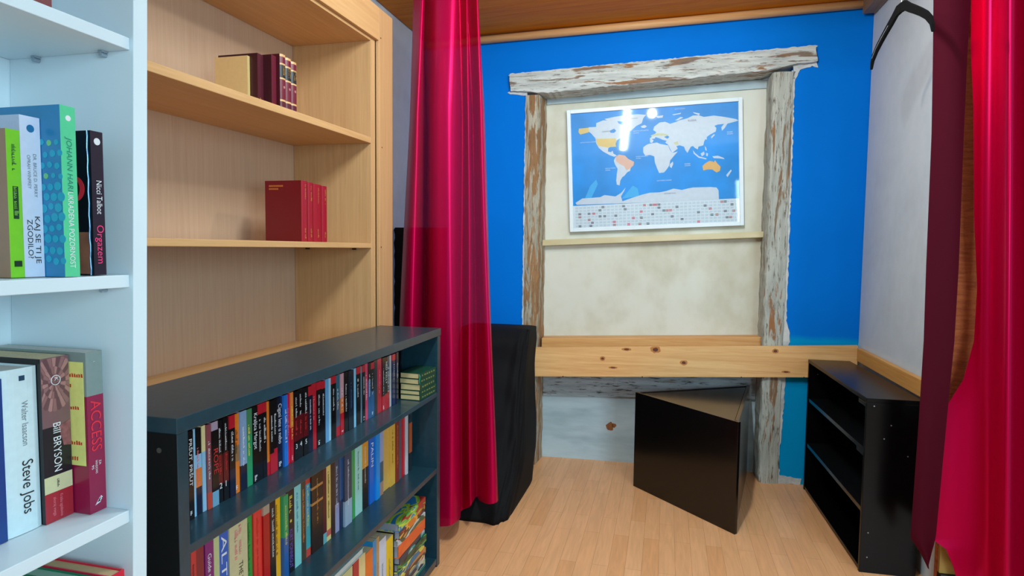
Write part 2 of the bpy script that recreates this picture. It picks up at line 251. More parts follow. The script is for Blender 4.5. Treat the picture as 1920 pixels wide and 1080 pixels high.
# ------------------------------------------------------------------ measured tables (metres)
MAP = {'gray':[[(-0.4003,0.2741),(-0.3519,0.2733),(-0.3513,0.2968),(-0.3073,0.3111),(-0.2464,0.3067),(-0.2164,0.2959),(-0.1955,0.2641),(-0.1784,0.2542),(-0.1833,0.2286),(-0.1581,0.1966),(-0.2057,0.1911),(-0.2233,0.1792),(-0.2325,0.158),(-0.2286,0.1404),(-0.2677,0.1403),(-0.2783,0.1348),(-0.2814,0.1132),(-0.2641,0.1078),(-0.2509,0.1157),(-0.2469,0.098),(-0.2255,0.0836),(-0.243,0.0777),(-0.2732,0.0909),(-0.312,0.1151),(-0.3377,0.1386),(-0.3545,0.1703),(-0.3581,0.2012),(-0.3837,0.2336),(-0.4009,0.2479)],[(-0.2983,0.3191),(-0.2373,0.3277),(-0.1767,0.3337),(-0.0909,0.3342),(-0.0399,0.3262),(-0.0573,0.306),(-0.0664,0.2766),(-0.1009,0.2618),(-0.1359,0.2314),(-0.1485,0.2435),(-0.1563,0.2786),(-0.1732,0.2954),(-0.2163,0.2985),(-0.2209,0.2875),(-0.1909,0.2768),(-0.1783,0.2586),(-0.2041,0.263),(-0.2468,0.2894)],[(-0.0736,0.2573),(-0.0496,0.2642),(-0.0345,0.2545),(-0.05,0.2453),(-0.067,0.2482)],[(-0.2344,0.0754),(-0.2123,0.0897),(-0.1736,0.0804),(-0.1568,0.0602),(-0.1185,0.0379),(-0.1232,0.0165),(-0.1408,0.0001),(-0.1455,-0.017),(-0.1629,-0.0248),(-0.1807,-0.0456),(-0.1939,-0.0536),(-0.2074,-0.0747),(-0.2124,-0.1051),(-0.2297,-0.0998),(-0.2334,-0.0733),(-0.2281,-0.0298),(-0.223,0.0005),(-0.2397,0.032),(-0.2453,0.0542)],[(-0.0265,0.1447),(0.0246,0.15),(0.0413,0.1403),(0.0749,0.1321),(0.0917,0.1284),(0.1038,0.0977),(0.1161,0.0797),(0.1497,0.0862),(0.1241,0.0578),(0.1027,0.0334),(0.0979,0.0036),(0.0806,-0.0213),(0.0634,-0.0393),(0.0337,-0.0402),(0.0216,-0.0093),(0.0095,0.026),(0.006,0.065),(-0.0193,0.0752),(-0.0492,0.0727),(-0.0616,0.0951),(-0.061,0.1253),(-0.0436,0.1372)],[(0.1023,0.0119),(0.1194,0.0263),(0.1216,0.0108),(0.1102,-0.0144),(0.0995,-0.0051)],[(-0.0178,0.1527),(-0.019,0.1786),(0.0086,0.1983),(0.0216,0.2146),(0.0024,0.2288),(0.0095,0.2497),(0.0438,0.273),(0.0775,0.2749),(0.1067,0.26),(0.1445,0.2701),(0.1613,0.2774),(0.2114,0.2865),(0.2448,0.301),(0.2778,0.3003),(0.3105,0.2878),(0.368,0.292),(0.4329,0.2788),(0.4975,0.2616),(0.5135,0.2521),(0.4892,0.2454),(0.4486,0.2374),(0.4321,0.2117),(0.4156,0.196),(0.4118,0.2173),(0.4283,0.2372),(0.3917,0.2356),(0.3712,0.2286),(0.3832,0.2151),(0.3789,0.1943),(0.3418,0.1758),(0.3252,0.1642),(0.3249,0.1473),(0.3168,0.152),(0.3083,0.1357),(0.3039,0.1147),(0.2749,0.1081),(0.2705,0.0914),(0.2541,0.1009),(0.2419,0.1145),(0.2294,0.111),(0.208,0.074),(0.1958,0.0919),(0.1878,0.1137),(0.1629,0.1238),(0.142,0.1209),(0.15,0.1033),(0.1161,0.0797),(0.1039,0.1062),(0.0918,0.1327),(0.0752,0.1466),(0.0838,0.1572),(0.0587,0.1649),(0.042,0.1746),(0.0168,0.1848),(0.0037,0.1642),(-0.0051,0.1493)],[(0.3498,0.1625),(0.3664,0.1783),(0.3745,0.1752),(0.3538,0.1538)],[(0.2415,0.089),(0.2536,0.0712),(0.2781,0.0484),(0.3233,0.0329),(0.3191,0.0272),(0.2739,0.0401),(0.2453,0.0674)],[(0.2866,0.0649),(0.3074,0.0763),(0.3113,0.0591),(0.2946,0.0474)],[(0.3197,0.0671),(0.3319,0.0621),(0.3276,0.0454),(0.3194,0.0501)],[(0.3121,0.11),(0.3202,0.101),(0.324,0.0795),(0.3158,0.0843)],[(0.3563,0.0436),(0.3891,0.0458),(0.4216,0.0311),(0.4297,0.0222),(0.3971,0.0284),(0.3644,0.0321)],[(0.4366,-0.0755),(0.4655,-0.0433),(0.4694,-0.052),(0.4446,-0.0887)],[(0.0234,0.313),(0.0657,0.3159),(0.0612,0.3017),(0.0317,0.3013)],[(0.1202,0.317),(0.1746,0.3232),(0.1703,0.3167),(0.1285,0.3113)],[(0.1363,0.2792),(0.17,0.298),(0.1866,0.2926),(0.153,0.278)],[(0.2451,0.3221),(0.2862,0.3107),(0.2819,0.3),(0.2532,0.3131)],[(-0.497,-0.2031),(-0.4517,-0.1768),(-0.3895,-0.1754),(-0.3365,-0.1735),(-0.3098,-0.1616),(-0.2401,-0.1739),(-0.2048,-0.1537),(-0.1737,-0.1202),(-0.1872,-0.1458),(-0.2053,-0.1756),(-0.1973,-0.2067),(-0.1362,-0.1877),(-0.0669,-0.1693),(-0.0239,-0.161),(0.0357,-0.1614),(0.0782,-0.1549),(0.1206,-0.1424),(0.1709,-0.1536),(0.2044,-0.1467),(0.2379,-0.1416),(0.3455,-0.1446),(0.3783,-0.1489),(0.3904,-0.1665),(0.3921,-0.2229),(-0.0251,-0.2219),(-0.4884,-0.2159)]],'tan':[[(-0.4622,0.2696),(-0.4003,0.2714),(-0.3984,0.2433),(-0.4277,0.2365),(-0.4544,0.2313),(-0.4655,0.2479)],[(-0.3538,0.1983),(-0.2317,0.1928),(-0.2234,0.1775),(-0.2325,0.158),(-0.2286,0.1404),(-0.2676,0.1429),(-0.2808,0.1376),(-0.3112,0.1457),(-0.3417,0.152),(-0.3526,0.1746)]],'salmon':[[(-0.2344,0.0754),(-0.2123,0.0897),(-0.1736,0.0804),(-0.1568,0.0602),(-0.1185,0.0379),(-0.1232,0.0165),(-0.1426,-0.0015),(-0.167,-0.0114),(-0.1837,0.0157),(-0.2093,0.0303),(-0.2306,0.049)]],'orange':[[(0.2962,-0.0123),(0.3146,0.0036),(0.3395,0.0166),(0.36,0.012),(0.364,0.005),(0.3724,0.0189),(0.3844,-0.0005),(0.4046,-0.0229),(0.4002,-0.048),(0.3796,-0.0571),(0.3552,-0.037),(0.3264,-0.0353),(0.3016,-0.0407)]],'sand':[[(-0.0127,0.1954),(0.0172,0.2063),(0.0594,0.2051),(0.0929,0.1943),(0.0969,0.1838),(0.0676,0.19),(0.0254,0.1929),(-0.0086,0.1891)],[(0.1256,0.1434),(0.1508,0.1503),(0.1547,0.1286),(0.1337,0.13)]],'sea':[[(-0.267,0.243),(-0.239,0.2541),(-0.2263,0.2402),(-0.2396,0.2281),(-0.2613,0.2296)],[(-0.0089,0.1737),(0.0251,0.1757),(0.0669,0.1558),(0.0795,0.1489),(0.0416,0.1531),(0.0079,0.1639)],[(0.0674,0.1815),(0.0886,0.1886),(0.101,0.1792),(0.0882,0.1689)],[(-0.2767,0.1304),(-0.2547,0.136),(-0.2463,0.1241),(-0.2682,0.1168)]]}
Y1 = [(1.1412,1.1597),(1.1597,1.1696),(1.1696,1.1897),(1.1906,1.2026),(1.2034,1.2174),(1.2174,1.2389),(1.2389,1.2578),(1.2582,1.277),(1.2774,1.2982),(1.2982,1.3191),(1.3191,1.3436),(1.3436,1.3688),(1.3688,1.3904),(1.3904,1.412),(1.412,1.429),(1.4295,1.4401),(1.4401,1.4565),(1.4565,1.4757),(1.4757,1.5002),(1.5002,1.5178),(1.5178,1.5357),(1.5357,1.5488),(1.5488,1.5727),(1.5727,1.5972),(1.5972,1.6225),(1.6225,1.6469),(1.6469,1.6741),(1.6741,1.7023),(1.7023,1.7241),(1.7241,1.7432),(1.7432,1.7581),(1.7581,1.7882),(1.7882,1.8146),(1.8146,1.8358),(1.8358,1.8646),(1.8646,1.9005),(1.9005,1.9155),(1.9155,1.9548),(1.9548,1.9677),(1.9677,1.9877),(1.9877,2.0101),(2.0101,2.0308),(2.0308,2.0562),(2.0562,2.0843),(2.0843,2.1216),(2.1216,2.1449),(2.1449,2.1686),(2.1686,2.1875),(2.1875,2.2062),(2.211,2.243),(2.243,2.2631)]
Y2 = [(1.1586,1.1752),(1.1769,1.2025),(1.2043,1.2327),(1.2336,1.2529),(1.2529,1.2851),(1.2871,1.3559),(1.358,1.3849),(1.386,1.4207),(1.4207,1.4485),(1.4497,1.4748),(1.476,1.5094),(1.5107,1.5337),(1.5337,1.5706),(1.5706,1.6077),(1.6091,1.6362),(1.6362,1.6625),(1.6625,1.7268),(1.7268,1.7476),(1.7476,1.7737),(1.7737,1.8039),(1.8039,1.8333),(1.8333,1.8563),(1.8563,1.9038),(1.9038,1.9361),(1.9361,1.9933),(1.9933,2.0408),(2.0471,2.0902),(2.0902,2.1214),(2.1214,2.1604),(2.1627,2.2249),(2.2249,2.2698),(2.2698,2.3006),(2.3006,2.3269),(2.3269,2.3673),(2.3673,2.3865),(2.3865,2.4117),(2.4117,2.4374)]
Y3 = [(1.6749,1.7331),(1.7365,1.8056),(1.8092,1.8495),(1.8495,1.8953),(1.8953,1.9513),(1.9513,1.9804),(1.9804,2.0017),(2.0017,2.059),(2.059,2.1192),(2.1216,2.1384)]
LC = [(-1.2116,2.582,-1.2962,1.008,2.8675,0.03),(-1.1572,2.539,-1.2271,1.023,2.764,0.03),(-1.1296,2.523,-1.1707,1.029,2.7295,0.03),(-1.132,2.545,-1.162,1.023,2.787,0.03),(-1.1879,2.615,-1.2074,1.001,2.9595,0.03),(-1.1914,2.624,-1.1961,0.999,2.9825,0.03),(-1.119,2.557,-1.1204,1.021,2.8215,0.02),(-1.0547,2.513,-1.0579,1.035,2.718,0.067),(-0.9905,2.494,-0.9763,1.043,2.6835,0.092),(-0.9609,2.501,-0.948,1.041,2.7065,0.101),(-0.9686,2.532,-0.9547,1.031,2.787,0.086),(-0.9909,2.581,-0.9869,1.015,2.9135,0.061),(-0.9735,2.575,-0.9663,1.017,2.902,0.082),(-0.9372,2.546,-0.9189,1.028,2.833,0.13),(-0.938,2.559,-0.9137,1.024,2.8675,0.144),(-0.9683,2.61,-0.937,1.008,2.994,0.118),(-0.9399,2.59,-0.9058,1.014,2.948,0.118),(-0.8938,2.547,-0.8445,1.029,2.8445,0.15),(-0.8833,2.546,-0.8178,1.03,2.8445,0.159),(-0.8932,2.569,-0.8248,1.023,2.902,0.145)]
RM = [[(1.0833,2.679),(1.1385,2.6853),(1.1678,2.6692),(1.1568,2.6173),(1.1794,2.6121),(1.2284,2.647),(1.2704,2.665),(1.2835,2.6407),(1.2912,2.6043),(1.3464,2.6132),(1.4391,2.6379)],[(1.0993,2.3636),(1.152,2.3687),(1.182,2.3567),(1.1707,2.3176),(1.1934,2.3138),(1.2429,2.3401),(1.2874,2.3535),(1.3004,2.3353),(1.3079,2.308),(1.3635,2.3147),(1.4569,2.3336)],[(1.1066,2.1844),(1.1597,2.1886),(1.1901,2.1789),(1.1785,2.1471),(1.2013,2.1441),(1.2511,2.1656),(1.2971,2.1764),(1.31,2.1617),(1.3174,2.1395),(1.3732,2.1451),(1.467,2.1606)],[(1.1267,1.9628),(1.1692,1.9665),(1.2,1.9596),(1.1882,1.9369),(1.2111,1.9348),(1.2612,1.9503),(1.309,1.9582),(1.3218,1.9476),(1.3291,1.9318),(1.3851,1.936),(1.4795,1.9473)],[(1.1492,1.5556),(1.1867,1.557),(1.2184,1.5554),(1.2061,1.5494),(1.2291,1.5491),(1.2799,1.5535),(1.331,1.5559),(1.3436,1.5533),(1.3506,1.5493),(1.4071,1.5508),(1.5024,1.5546)],[(1.1747,1.2666),(1.1998,1.2658),(1.2314,1.2681),(1.2189,1.274),(1.2419,1.2749),(1.2932,1.2715),(1.3466,1.2702),(1.3591,1.2732),(1.3659,1.2775),(1.4228,1.2772),(1.5187,1.2756)],[(1.1745,1.0575),(1.2081,1.0555),(1.2408,1.0606),(1.228,1.0751),(1.2512,1.0769),(1.3028,1.0679),(1.3578,1.064),(1.3703,1.071),(1.3769,1.0814),(1.4341,1.0798),(1.5305,1.0743)],[(1.1458,0.9037),(1.2146,0.9029),(1.2477,0.9101),(1.2347,0.9308),(1.2579,0.9333),(1.3097,0.9201),(1.366,0.9144),(1.3784,0.9244),(1.3849,0.9392),(1.4423,0.9366),(1.539,0.9283)],[(1.0957,0.7977),(1.219,0.8006),(1.2523,0.8091),(1.2392,0.834),(1.2624,0.837),(1.3144,0.821),(1.3715,0.8141),(1.3839,0.8261),(1.3903,0.8438),(1.4477,0.8406),(1.5447,0.8304)],[(1.0722,0.6664),(1.2245,0.672),(1.258,0.6823),(1.2448,0.7125),(1.2681,0.716),(1.3202,0.6966),(1.3784,0.6882),(1.3907,0.7027),(1.397,0.7241),(1.4546,0.7201),(1.5519,0.7076)],[(1.0581,0.4908),(1.2318,0.4995),(1.2657,0.5122),(1.2523,0.5494),(1.2757,0.5537),(1.3281,0.5297),(1.3876,0.5193),(1.3999,0.5371),(1.4061,0.5634),(1.4639,0.5584),(1.5616,0.5427)],[(1.0524,0.292),(1.2402,0.3039),(1.2745,0.3193),(1.2609,0.3645),(1.2843,0.3696),(1.337,0.3404),(1.398,0.3278),(1.4103,0.3494),(1.4163,0.3814),(1.4744,0.3751),(1.5725,0.3559)],[(1.0697,0.2476),(1.2422,0.258),(1.2765,0.274),(1.2629,0.3211),(1.2863,0.3265),(1.3391,0.296),(1.4005,0.2829),(1.4127,0.3054),(1.4187,0.3387),(1.4768,0.3322),(1.575,0.3121)],[(1.1206,0.2122),(1.2439,0.2164),(1.2784,0.233),(1.2647,0.2818),(1.2881,0.2873),(1.341,0.2557),(1.4027,0.2422),(1.4149,0.2655),(1.4209,0.3),(1.479,0.2932),(1.5774,0.2724)],[(1.1483,0.1453),(1.2469,0.1462),(1.2816,0.1638),(1.2677,0.2155),(1.2912,0.2213),(1.3442,0.1878),(1.4065,0.1735),(1.4186,0.1981),(1.4246,0.2347),(1.4828,0.2275),(1.5813,0.2054)],[(1.1777,0.0433),(1.2514,0.0405),(1.2863,0.0595),(1.2723,0.1155),(1.2959,0.1218),(1.349,0.0855),(1.4121,0.0701),(1.4243,0.0968),(1.4301,0.1364),(1.4885,0.1285),(1.5872,0.1045)]]
RY = [2.77,2.795,2.77,2.665,2.66,2.74,2.785,2.74,2.67,2.7,2.77]
RS = [(0.9509,1.078,2.6814),(0.9647,1.0891,2.3582),(0.9725,1.0868,2.1604),(0.9816,1.0894,1.8596),(0.9859,1.097,1.348),(0.9906,1.0969,1.0556),(0.988,1.0861,0.7153),(0.9818,1.0737,0.2804),(0.983,1.0713,0.254),(1.0218,1.0611,0.1942),(1.0489,1.0526,0.1382)]

# ================================================================== THE SETTING
TH = math.atan(.055); WALL = (0, 3.915, 0)          # the far wall stands a little askew
def onwall(o): o.location = WALL; o.rotation_euler = (0, 0, TH); return o
BLUE = blue_wall_mat(); LAM = floor_mat()
PLASTER = stained('rough_white_plaster', (186, 194, 200), (194, 202, 208), (202, 208, 214), .85, 2.2, .2)
bm = bmesh.new(); bx(bm, -1.8, 2.6, -2.5, 4.15, -.06, 0); struct(link('floor', bm, LAM))
bm = bmesh.new()
prism(bm, [(-1.75, 0), (-.886, 0), (-.886, 2.385), (-.985, 2.385), (-.995, 2.49), (.80, 2.576), (.81, 2.48), (.69, 2.476), (.69, 0), (1.2, 0), (1.2, 2.95), (-1.75, 2.95)], 0, .2, 'y')
struct(onwall(link('wall_back', bm, BLUE)))
bm = bmesh.new(); prism(bm, [(-1.66, -2.5), (-1.66, 2.68), (-1.56, 2.68), (-1.56, 3.82), (-1.80, 3.82), (-1.80, -2.5)], 0, 2.95); struct(link('wall_left', bm, PLASTER))
struct(box('wall_rear', -1.66, 2.6, -2.62, -2.5, 0, 2.95, plain((96, 102, 108), .8, bscale=4), None, 0))
bm = bmesh.new(); prism(bm, [(1.10, 3.97), (1.115, 2.86), (1.25, 2.86), (1.25, 3.97)], 0, 2.95); struct(link('wall_right', bm, PLASTER))
bm = bmesh.new(); bx(bm, 1.116, 2.5, 2.835, 2.859, 0, 2.95)
struct(link('wall_front', bm, stained('brown_woven_wallcovering', (150, 72, 36), (178, 92, 48), (196, 108, 58), .9, 14, .5, (1, 1, 6))))
struct(box('baseboard_right', 1.118, 2.5, 2.815, 2.834, .09, .30, plain((176, 140, 70), .5, bscale=8, var=.1)))
struct(box('trim_2', 1.118, 2.5, 2.80, 2.834, 0, .089, plain((20, 18, 18), .5)))
PINE = timber('amber_pine_boards', (190, 100, 0), (214, 132, 8), 'X', .6, 1, .1, (2.6, .10, (92, 48, 18)), 0)
bm = bmesh.new()
for y0, y1 in ((2.88, 3.155), (3.157, 3.432), (3.434, 3.709), (3.711, 3.985)):
    v = bx(bm, -1.555, 1.095, y0, y1, 0, .03)
    for q in v: q.co.z += 2.742 + .034*(q.co.x+1.159)
struct(link('ceiling', bm, PINE, None, .002))
bm = bmesh.new(); bx(bm, -1.66, 2.6, -2.5, 2.87, 2.95, 3.0); struct(link('ceiling_front', bm, plain((228, 230, 230), .8, bscale=5, var=.03)))
bm = bmesh.new(); tube(bm, [(-1.53, -.028, 2.694), (1.06, -.028, 2.796)], .024, 16)
struct(onwall(link('trim_1', bm, timber('planed_pine_pole', (206, 146, 92), (228, 176, 122), 'X', .4, 1, .05), None, 0, True)))
struct(box('trim_3', 1.03, 1.099, 2.95, 3.93, 2.735, 2.81, timber('grey_oak_trim', (120, 96, 74), (150, 122, 94), 'Y', .5)))

# ------------------------------------------------------------------ old doorway: lintel, jambs, filled-in panel
def rough_prism(bm, poly, y0, y1, step=.02, j=.003, mi=0):
    pts = []
    for (a, b), (c, d) in zip(poly, poly[1:]+poly[:1]):
        n = max(1, int(math.hypot(c-a, d-b)/step))
        for k in range(n):
            t = k/n; pts.append((a+(c-a)*t+R.uniform(-j, j), b+(d-b)*t+R.uniform(-j, j)))
    prism(bm, pts, y0, y1, 'y', mi)
WL = weathered('flaking_white_lintel', 'X', (212, 216, 212), ((158, 108, 68), (130, 116, 104)), (112, 98, 86), .57)
WJ = weathered('bare_tan_jamb', 'Z', (188, 180, 160), ((168, 124, 82), (146, 106, 70)), (112, 88, 62), .49)
WR = weathered('flaking_white_jamb', 'Z', (190, 192, 182), ((162, 108, 66), (128, 106, 84)), (110, 98, 84), .57)
df = onwall(empty('door_frame', 'weathered old doorway with peeling white lintel set in the blue wall', 'door frame'))
bm = bmesh.new(); rough_prism(bm, [(-.992, 2.49), (.799, 2.576), (.808, 2.488), (.690, 2.478), (.62, 2.462), (.532, 2.448), (-.747, 2.366), (-.981, 2.387)], -.032, .2); link('lintel', bm, WL, df, .004)
def jamb(plan, z1, mat):
    bm = bmesh.new(); n = 60; rows = []
    for k in range(n+1):
        z = z1*k/n; rows.append([bm.verts.new((a+R.uniform(-.0035, .0035), b+R.uniform(-.002, .002), z)) for a, b in plan])
    for A, B in zip(rows, rows[1:]):
        for i in range(len(plan)): bm.faces.new((A[i], A[(i+1) % len(plan)], B[(i+1) % len(plan)], B[i]))
    bm.faces.new(rows[0]); bm.faces.new(rows[-1]); bmesh.ops.recalc_face_normals(bm, faces=bm.faces[:])
    return link('jamb', bm, mat, df)
jamb([(-.880, -.02), (-.845, -.024), (-.806, -.02), (-.795, .0), (-.776, .155), (-.880, .155)], 2.36, WJ)['label'] = 'left jamb, mostly bare tan wood'
jamb([(.579, -.015), (.60, -.024), (.64, -.024), (.684, -.018), (.684, .155), (.574, .155), (.572, .0)], 2.44, WR)['label'] = 'right jamb in flaking white paint'
CREAM = stained('cream_washed_panel', (200, 194, 172), (218, 216, 202), (224, 224, 216), .75, 1.5, .1, (1, 1, .8))
PALE = stained('pale_grey_wash', (158, 178, 186), (180, 198, 206), (196, 210, 214), .75, 2.2, .2, (.5, 1, 2))
bm = bmesh.new(); prism(bm, [(-.79, .74), (.59, .80), (.59, 2.448), (-.79, 2.392)], .16, .18, 'y'); link('upper_panel', bm, CREAM, df)
bm = bmesh.new(); prism(bm, [(-.775, 2.335), (.573, 2.392), (.573, 2.44), (-.775, 2.383)], .146, .159, 'y'); link('head_board', bm, PALE, df, .002)
bm = bmesh.new(); prism(bm, [(-.785, 1.42), (.598, 1.486), (.598, 1.522), (-.785, 1.458)], .10, .159, 'y'); link('ledge', bm, stained('cream_ledge', (200, 184, 140), (216, 202, 164), (226, 216, 186), .6, 2, .1, (.4, 1, 1)), df, .003)
bm = bmesh.new(); prism(bm, [(-.79, 0), (.59, 0), (.59, .79), (-.79, .73)], .166, .18, 'y')
lp = link('lower_panel', bm, PALE, df); bm = bmesh.new()
prism(bm, [(-.775, .42), (.573, .465), (.573, .70), (-.775, .66)], .148, .1655, 'y'); link('cross_rail', bm, weathered('grey_washed_rail', 'X', (172, 182, 188), ((120, 108, 98), (150, 142, 132)), (70, 62, 56), .62), df, .003)
bm = bmesh.new()
for u, z, s in ((-.325, .232, .03), (-.30, .24, .016)):
    prism(bm, [(u+s*math.cos(t)*R.uniform(.6, 1.1), z+s*1.1*math.sin(t)*R.uniform(.6, 1.1)) for t in (k*.7 for k in range(9))], .1645, .1665, 'y')
link('bare_patch', bm, timber('raw_patch', (120, 72, 40), (158, 104, 64), 'Z', .8), df)
bm = bmesh.new()
rough_prism(bm, [(-1.004, 2.487), (-.99, 2.50), (.80, 2.588), (.816, 2.58), (.80, 2.57), (-.99, 2.484)], -.006, .001, .016, .0028)
rough_prism(bm, [(.683, 2.48), (.806, 2.49), (.818, 2.462), (.79, 2.47), (.72, 2.45), (.70, 2.40), (.686, 2.40)], -.006, .001, .014, .003)
rough_prism(bm, [(-.898, 0), (-.884, 0), (-.876, 2.38), (-.99, 2.392), (-1.004, 2.385), (-.99, 2.375), (-.89, 2.36)], -.006, .001, .016, .0028)
rough_prism(bm, [(.678, 2.45), (.696, 2.44), (.700, 1.4), (.702, .98), (.722, .93), (.726, .86), (.708, .80), (.706, .50), (.688, .12), (.70, .05), (.82, .035), (.82, 0), (.67, 0)], -.006, .001, .014, .0035)
link('plaster_edge', bm, stained('raw_white_plaster', (180, 184, 186), (206, 208, 206), (220, 220, 216), .9, 9, .6), df)

KNOT = timber('knotty_pine', (216, 156, 98), (238, 190, 130), 'X', .42, 1, .12, None, .1)
tr = onwall(empty('timber_rail', 'knotty pine board fixed across the old doorway', 'board'))
bm = bmesh.new(); prism(bm, [(-1.02, .578), (1.085, .676), (1.085, .862), (-1.02, .764)], -.05, -.026, 'y'); 
for k, (u, z, a, b_) in enumerate(((-.055, .792, .022, .015), (-.23, .786, .02, .007), (-.375, .722, .012, .009), (.115, .718, .016, .011), (.637, .812, .013, .010), (.70, .690, .018, .005), (-.31, .668, .02, .005))):
    for q, mi_, dy in ((1.5, 1, .0001), (.8, 2, .0003)):
        f = bm.faces.new([bm.verts.new((u+a*q*math.cos(-t)*R.uniform(.85, 1.1), -.05-dy-k*.00001, z+b_*q*math.sin(-t)*R.uniform(.85, 1.1))) for t in (i*math.pi/7 for i in range(14))]); f.material_index = mi_
        f.normal_update()
        if f.normal.y > 0: f.normal_flip()
link('board', bm, [KNOT, timber('knot_ring', (176, 108, 56), (198, 130, 70), 'X', .5), plain((96, 46, 28), .5, var=.3, bscale=120)], tr, 0)
for u in (-.62, -.13, .45, .80):
    bm = bmesh.new(); z = .625+.0465*u; prism(bm, [(u+.004*math.cos(k), z+.004*math.sin(k)) for k in (i*math.pi/4 for i in range(8))], -.0512, -.0498, 'y')
    link('screw_head', bm, plain((70, 56, 44), .4, metal=.7), tr)
ss = onwall(empty('sill_board', 'plain pine sill strip in the doorway niche above the knotty board', 'board'))
bm = bmesh.new(); prism(bm, [(-.772, .76), (.572, .822), (.572, .879), (-.772, .822)], .04, .158, 'y'); link('board', bm, timber('plain_pine', (204, 142, 82), (226, 172, 110), 'X', .45, 1, .08), ss, .003)
wr = empty('side_rail', 'pine strip along the white right wall above the black shelf', 'board', (1.1, 3.4, 0))
bm = bmesh.new(); prism(bm, [(-.025, .50), (-.0185, -.48), (.0075, -.48), (.0005, .50)], .7765, .852); link('board', bm, timber('yellow_pine_strip', (190, 128, 58), (214, 156, 84), 'Y', .45, 1, .08), wr, .002)

# ------------------------------------------------------------------ framed scratch map
mp = onwall(empty('framed_map', 'white framed world map poster hanging in the doorway niche', 'map', (0, 0, 0)))
mp.location = (-.089*math.cos(TH)-math.sin(TH)*.13, 3.915-.089*math.sin(TH)+math.cos(TH)*.13, 1.924); mp.rotation_euler = (0, -.0441, TH)
FW = plain((226, 236, 242), .35, bscale=20, var=.02)
bm = bmesh.new(); HW, HH = .537, .390
for a in ((-HW, -HW+.024, -HH, HH), (HW-.024, HW, -HH, HH), (-HW+.024, HW-.024, HH-.024, HH), (-HW+.024, HW-.024, -HH, -HH+.024)):
    bx(bm, a[0], a[1], -.012, .014, a[2], a[3])
link('frame', bm, FW, mp, .002)
cols = {'ocean': (0, 142, 220), 'deep': (6, 122, 220), 'gray': (204, 210, 220), 'tan': (222, 190, 110), 'salmon': (222, 176, 156), 'orange': (226, 176, 104), 'sand': (200, 196, 150), 'sea': (24, 134, 208), 'strip': (196, 206, 216), 'flagbg': (214, 222, 228), 'ink': (40, 44, 60), 'red': (190, 44, 60), 'border': (216, 226, 232), 'shelf': (60, 172, 228)}
pm = {k: plain(c, .42, .4, .0, 0, 0, 5 if k in ('ocean', 'deep') else 40, .16 if k in ('ocean', 'deep') else .04) for k, c in cols.items()}
keys = list(cols); bm = bmesh.new(); lay = [0]
def patch(poly, key, dy):
    f = bm.faces.new([bm.verts.new((a, -dy, b)) for a, b in poly]); f.material_index = keys.index(key)
    f.normal_update()
    if f.normal.y > 0: f.normal_flip()
patch([(-.515, -.368), (.515, -.368), (.515, .368), (-.515, .368)], 'border', .0000)
patch([(-.512, -.222), (.512, -.222), (.512, .366), (-.512, .366)], 'ocean', .0004)
patch([(-.445, -.20), (-.40, -.10), (-.36, -.06), (-.35, -.09), (-.40, -.19)], 'shelf', .0006)
patch([(-.20, -.19), (-.13, -.11), (-.10, -.13), (-.09, -.18)], 'shelf', .0006)
for key in ('gray', 'tan', 'salmon', 'orange', 'sand', 'sea'):
    for k, poly in enumerate(MAP[key]):
        patch(poly, key, (.0008 if key == 'gray' else .0012)+k*.00002); 
patch([(-.512, -.366), (.512, -.366), (.512, -.224), (-.512, -.224)], 'flagbg', .0017)
ro = random.Random(3); spots = {(0, .17), (0, .30), (0, .43), (0, .47), (0, .49), (0, .50), (0, .52), (0, .90), (0, .92), (1, .15), (1, .31), (1, .52), (1, .63), (1, .80), (1, .96), (2, .02), (2, .08), (2, .11), (2, .41), (2, .55), (2, .57), (2, .59), (2, .83), (3, .02), (3, .15), (3, .18), (3, .25), (3, .48), (3, .76), (3, .92), (3, .97), (4, .08), (4, .36), (4, .41), (4, .60), (4, .84), (4, .87), (5, .10), (5, .24), (5, .66), (5, .93), (5, .95), (6, .02), (6, .09), (6, .24), (6, .33), (6, .40), (6, .45), (6, .76)}
for r in range(7):
    zc = -.238-r*.0195
    for k in range(40):
        x = -.498+k*.0252; patch([(x, zc-.006), (x+.019, zc-.006), (x+.019, zc+.006), (x, zc+.006)], 'strip', .0020)
for r, f in sorted(spots):
    x = -.50+f*1.0; zc = -.238-r*.0195; a = ro.choice(('red', 'ink', 'red', 'ink')); patch([(x, zc-.006), (x+.018, zc-.006), (x+.018, zc+.006), (x, zc+.006)], a, .0022)
    patch([(x, zc-.0012), (x+.018, zc-.0012), (x+.018, zc+.0016), (x, zc+.0016)], 'flagbg', .0024)
pr = link('print', bm, [pm[k] for k in keys], mp)
MAPW = plain((226, 240, 250), .6); MAPG = plain((120, 128, 142), .6)
for s, x, z, ln in (('NORTH ATLANTIC', -.12, .226, .095), ('OCEAN', -.12, .214, .034), ('NORTH PACIFIC OCEAN', -.455, .176, .098), ('SOUTH ATLANTIC', -.107, .066, .075), ('OCEAN', -.107, .055, .03), ('SOUTH PACIFIC', -.30, .003, .066), ('OCEAN', -.30, -.008, .03), ('INDIAN', .19, .003, .034), ('OCEAN', .19, -.008, .034), ('SOUTHERN OCEAN', .02, -.092, .088), ('ARCTIC OCEAN', .135, .345, .062), ('PACIFIC', .445, .182, .034), ('OCEAN', .445, .171, .034)):
    writing(s, mp, MAPW, (x, -.0030, z), (1, 0, 0), (0, 0, 1), length=ln)
for s, x, z, ln in (('CANADA', -.315, .236, .05), ('GREENLAND', -.15, .306, .06), ('RUSSIA', .215, .266, .05), ('ANTARCTICA', .062, -.175, .07)):
    writing(s, mp, MAPG, (x, -.0030, z), (1, 0, 0), (0, 0, 1), length=ln)
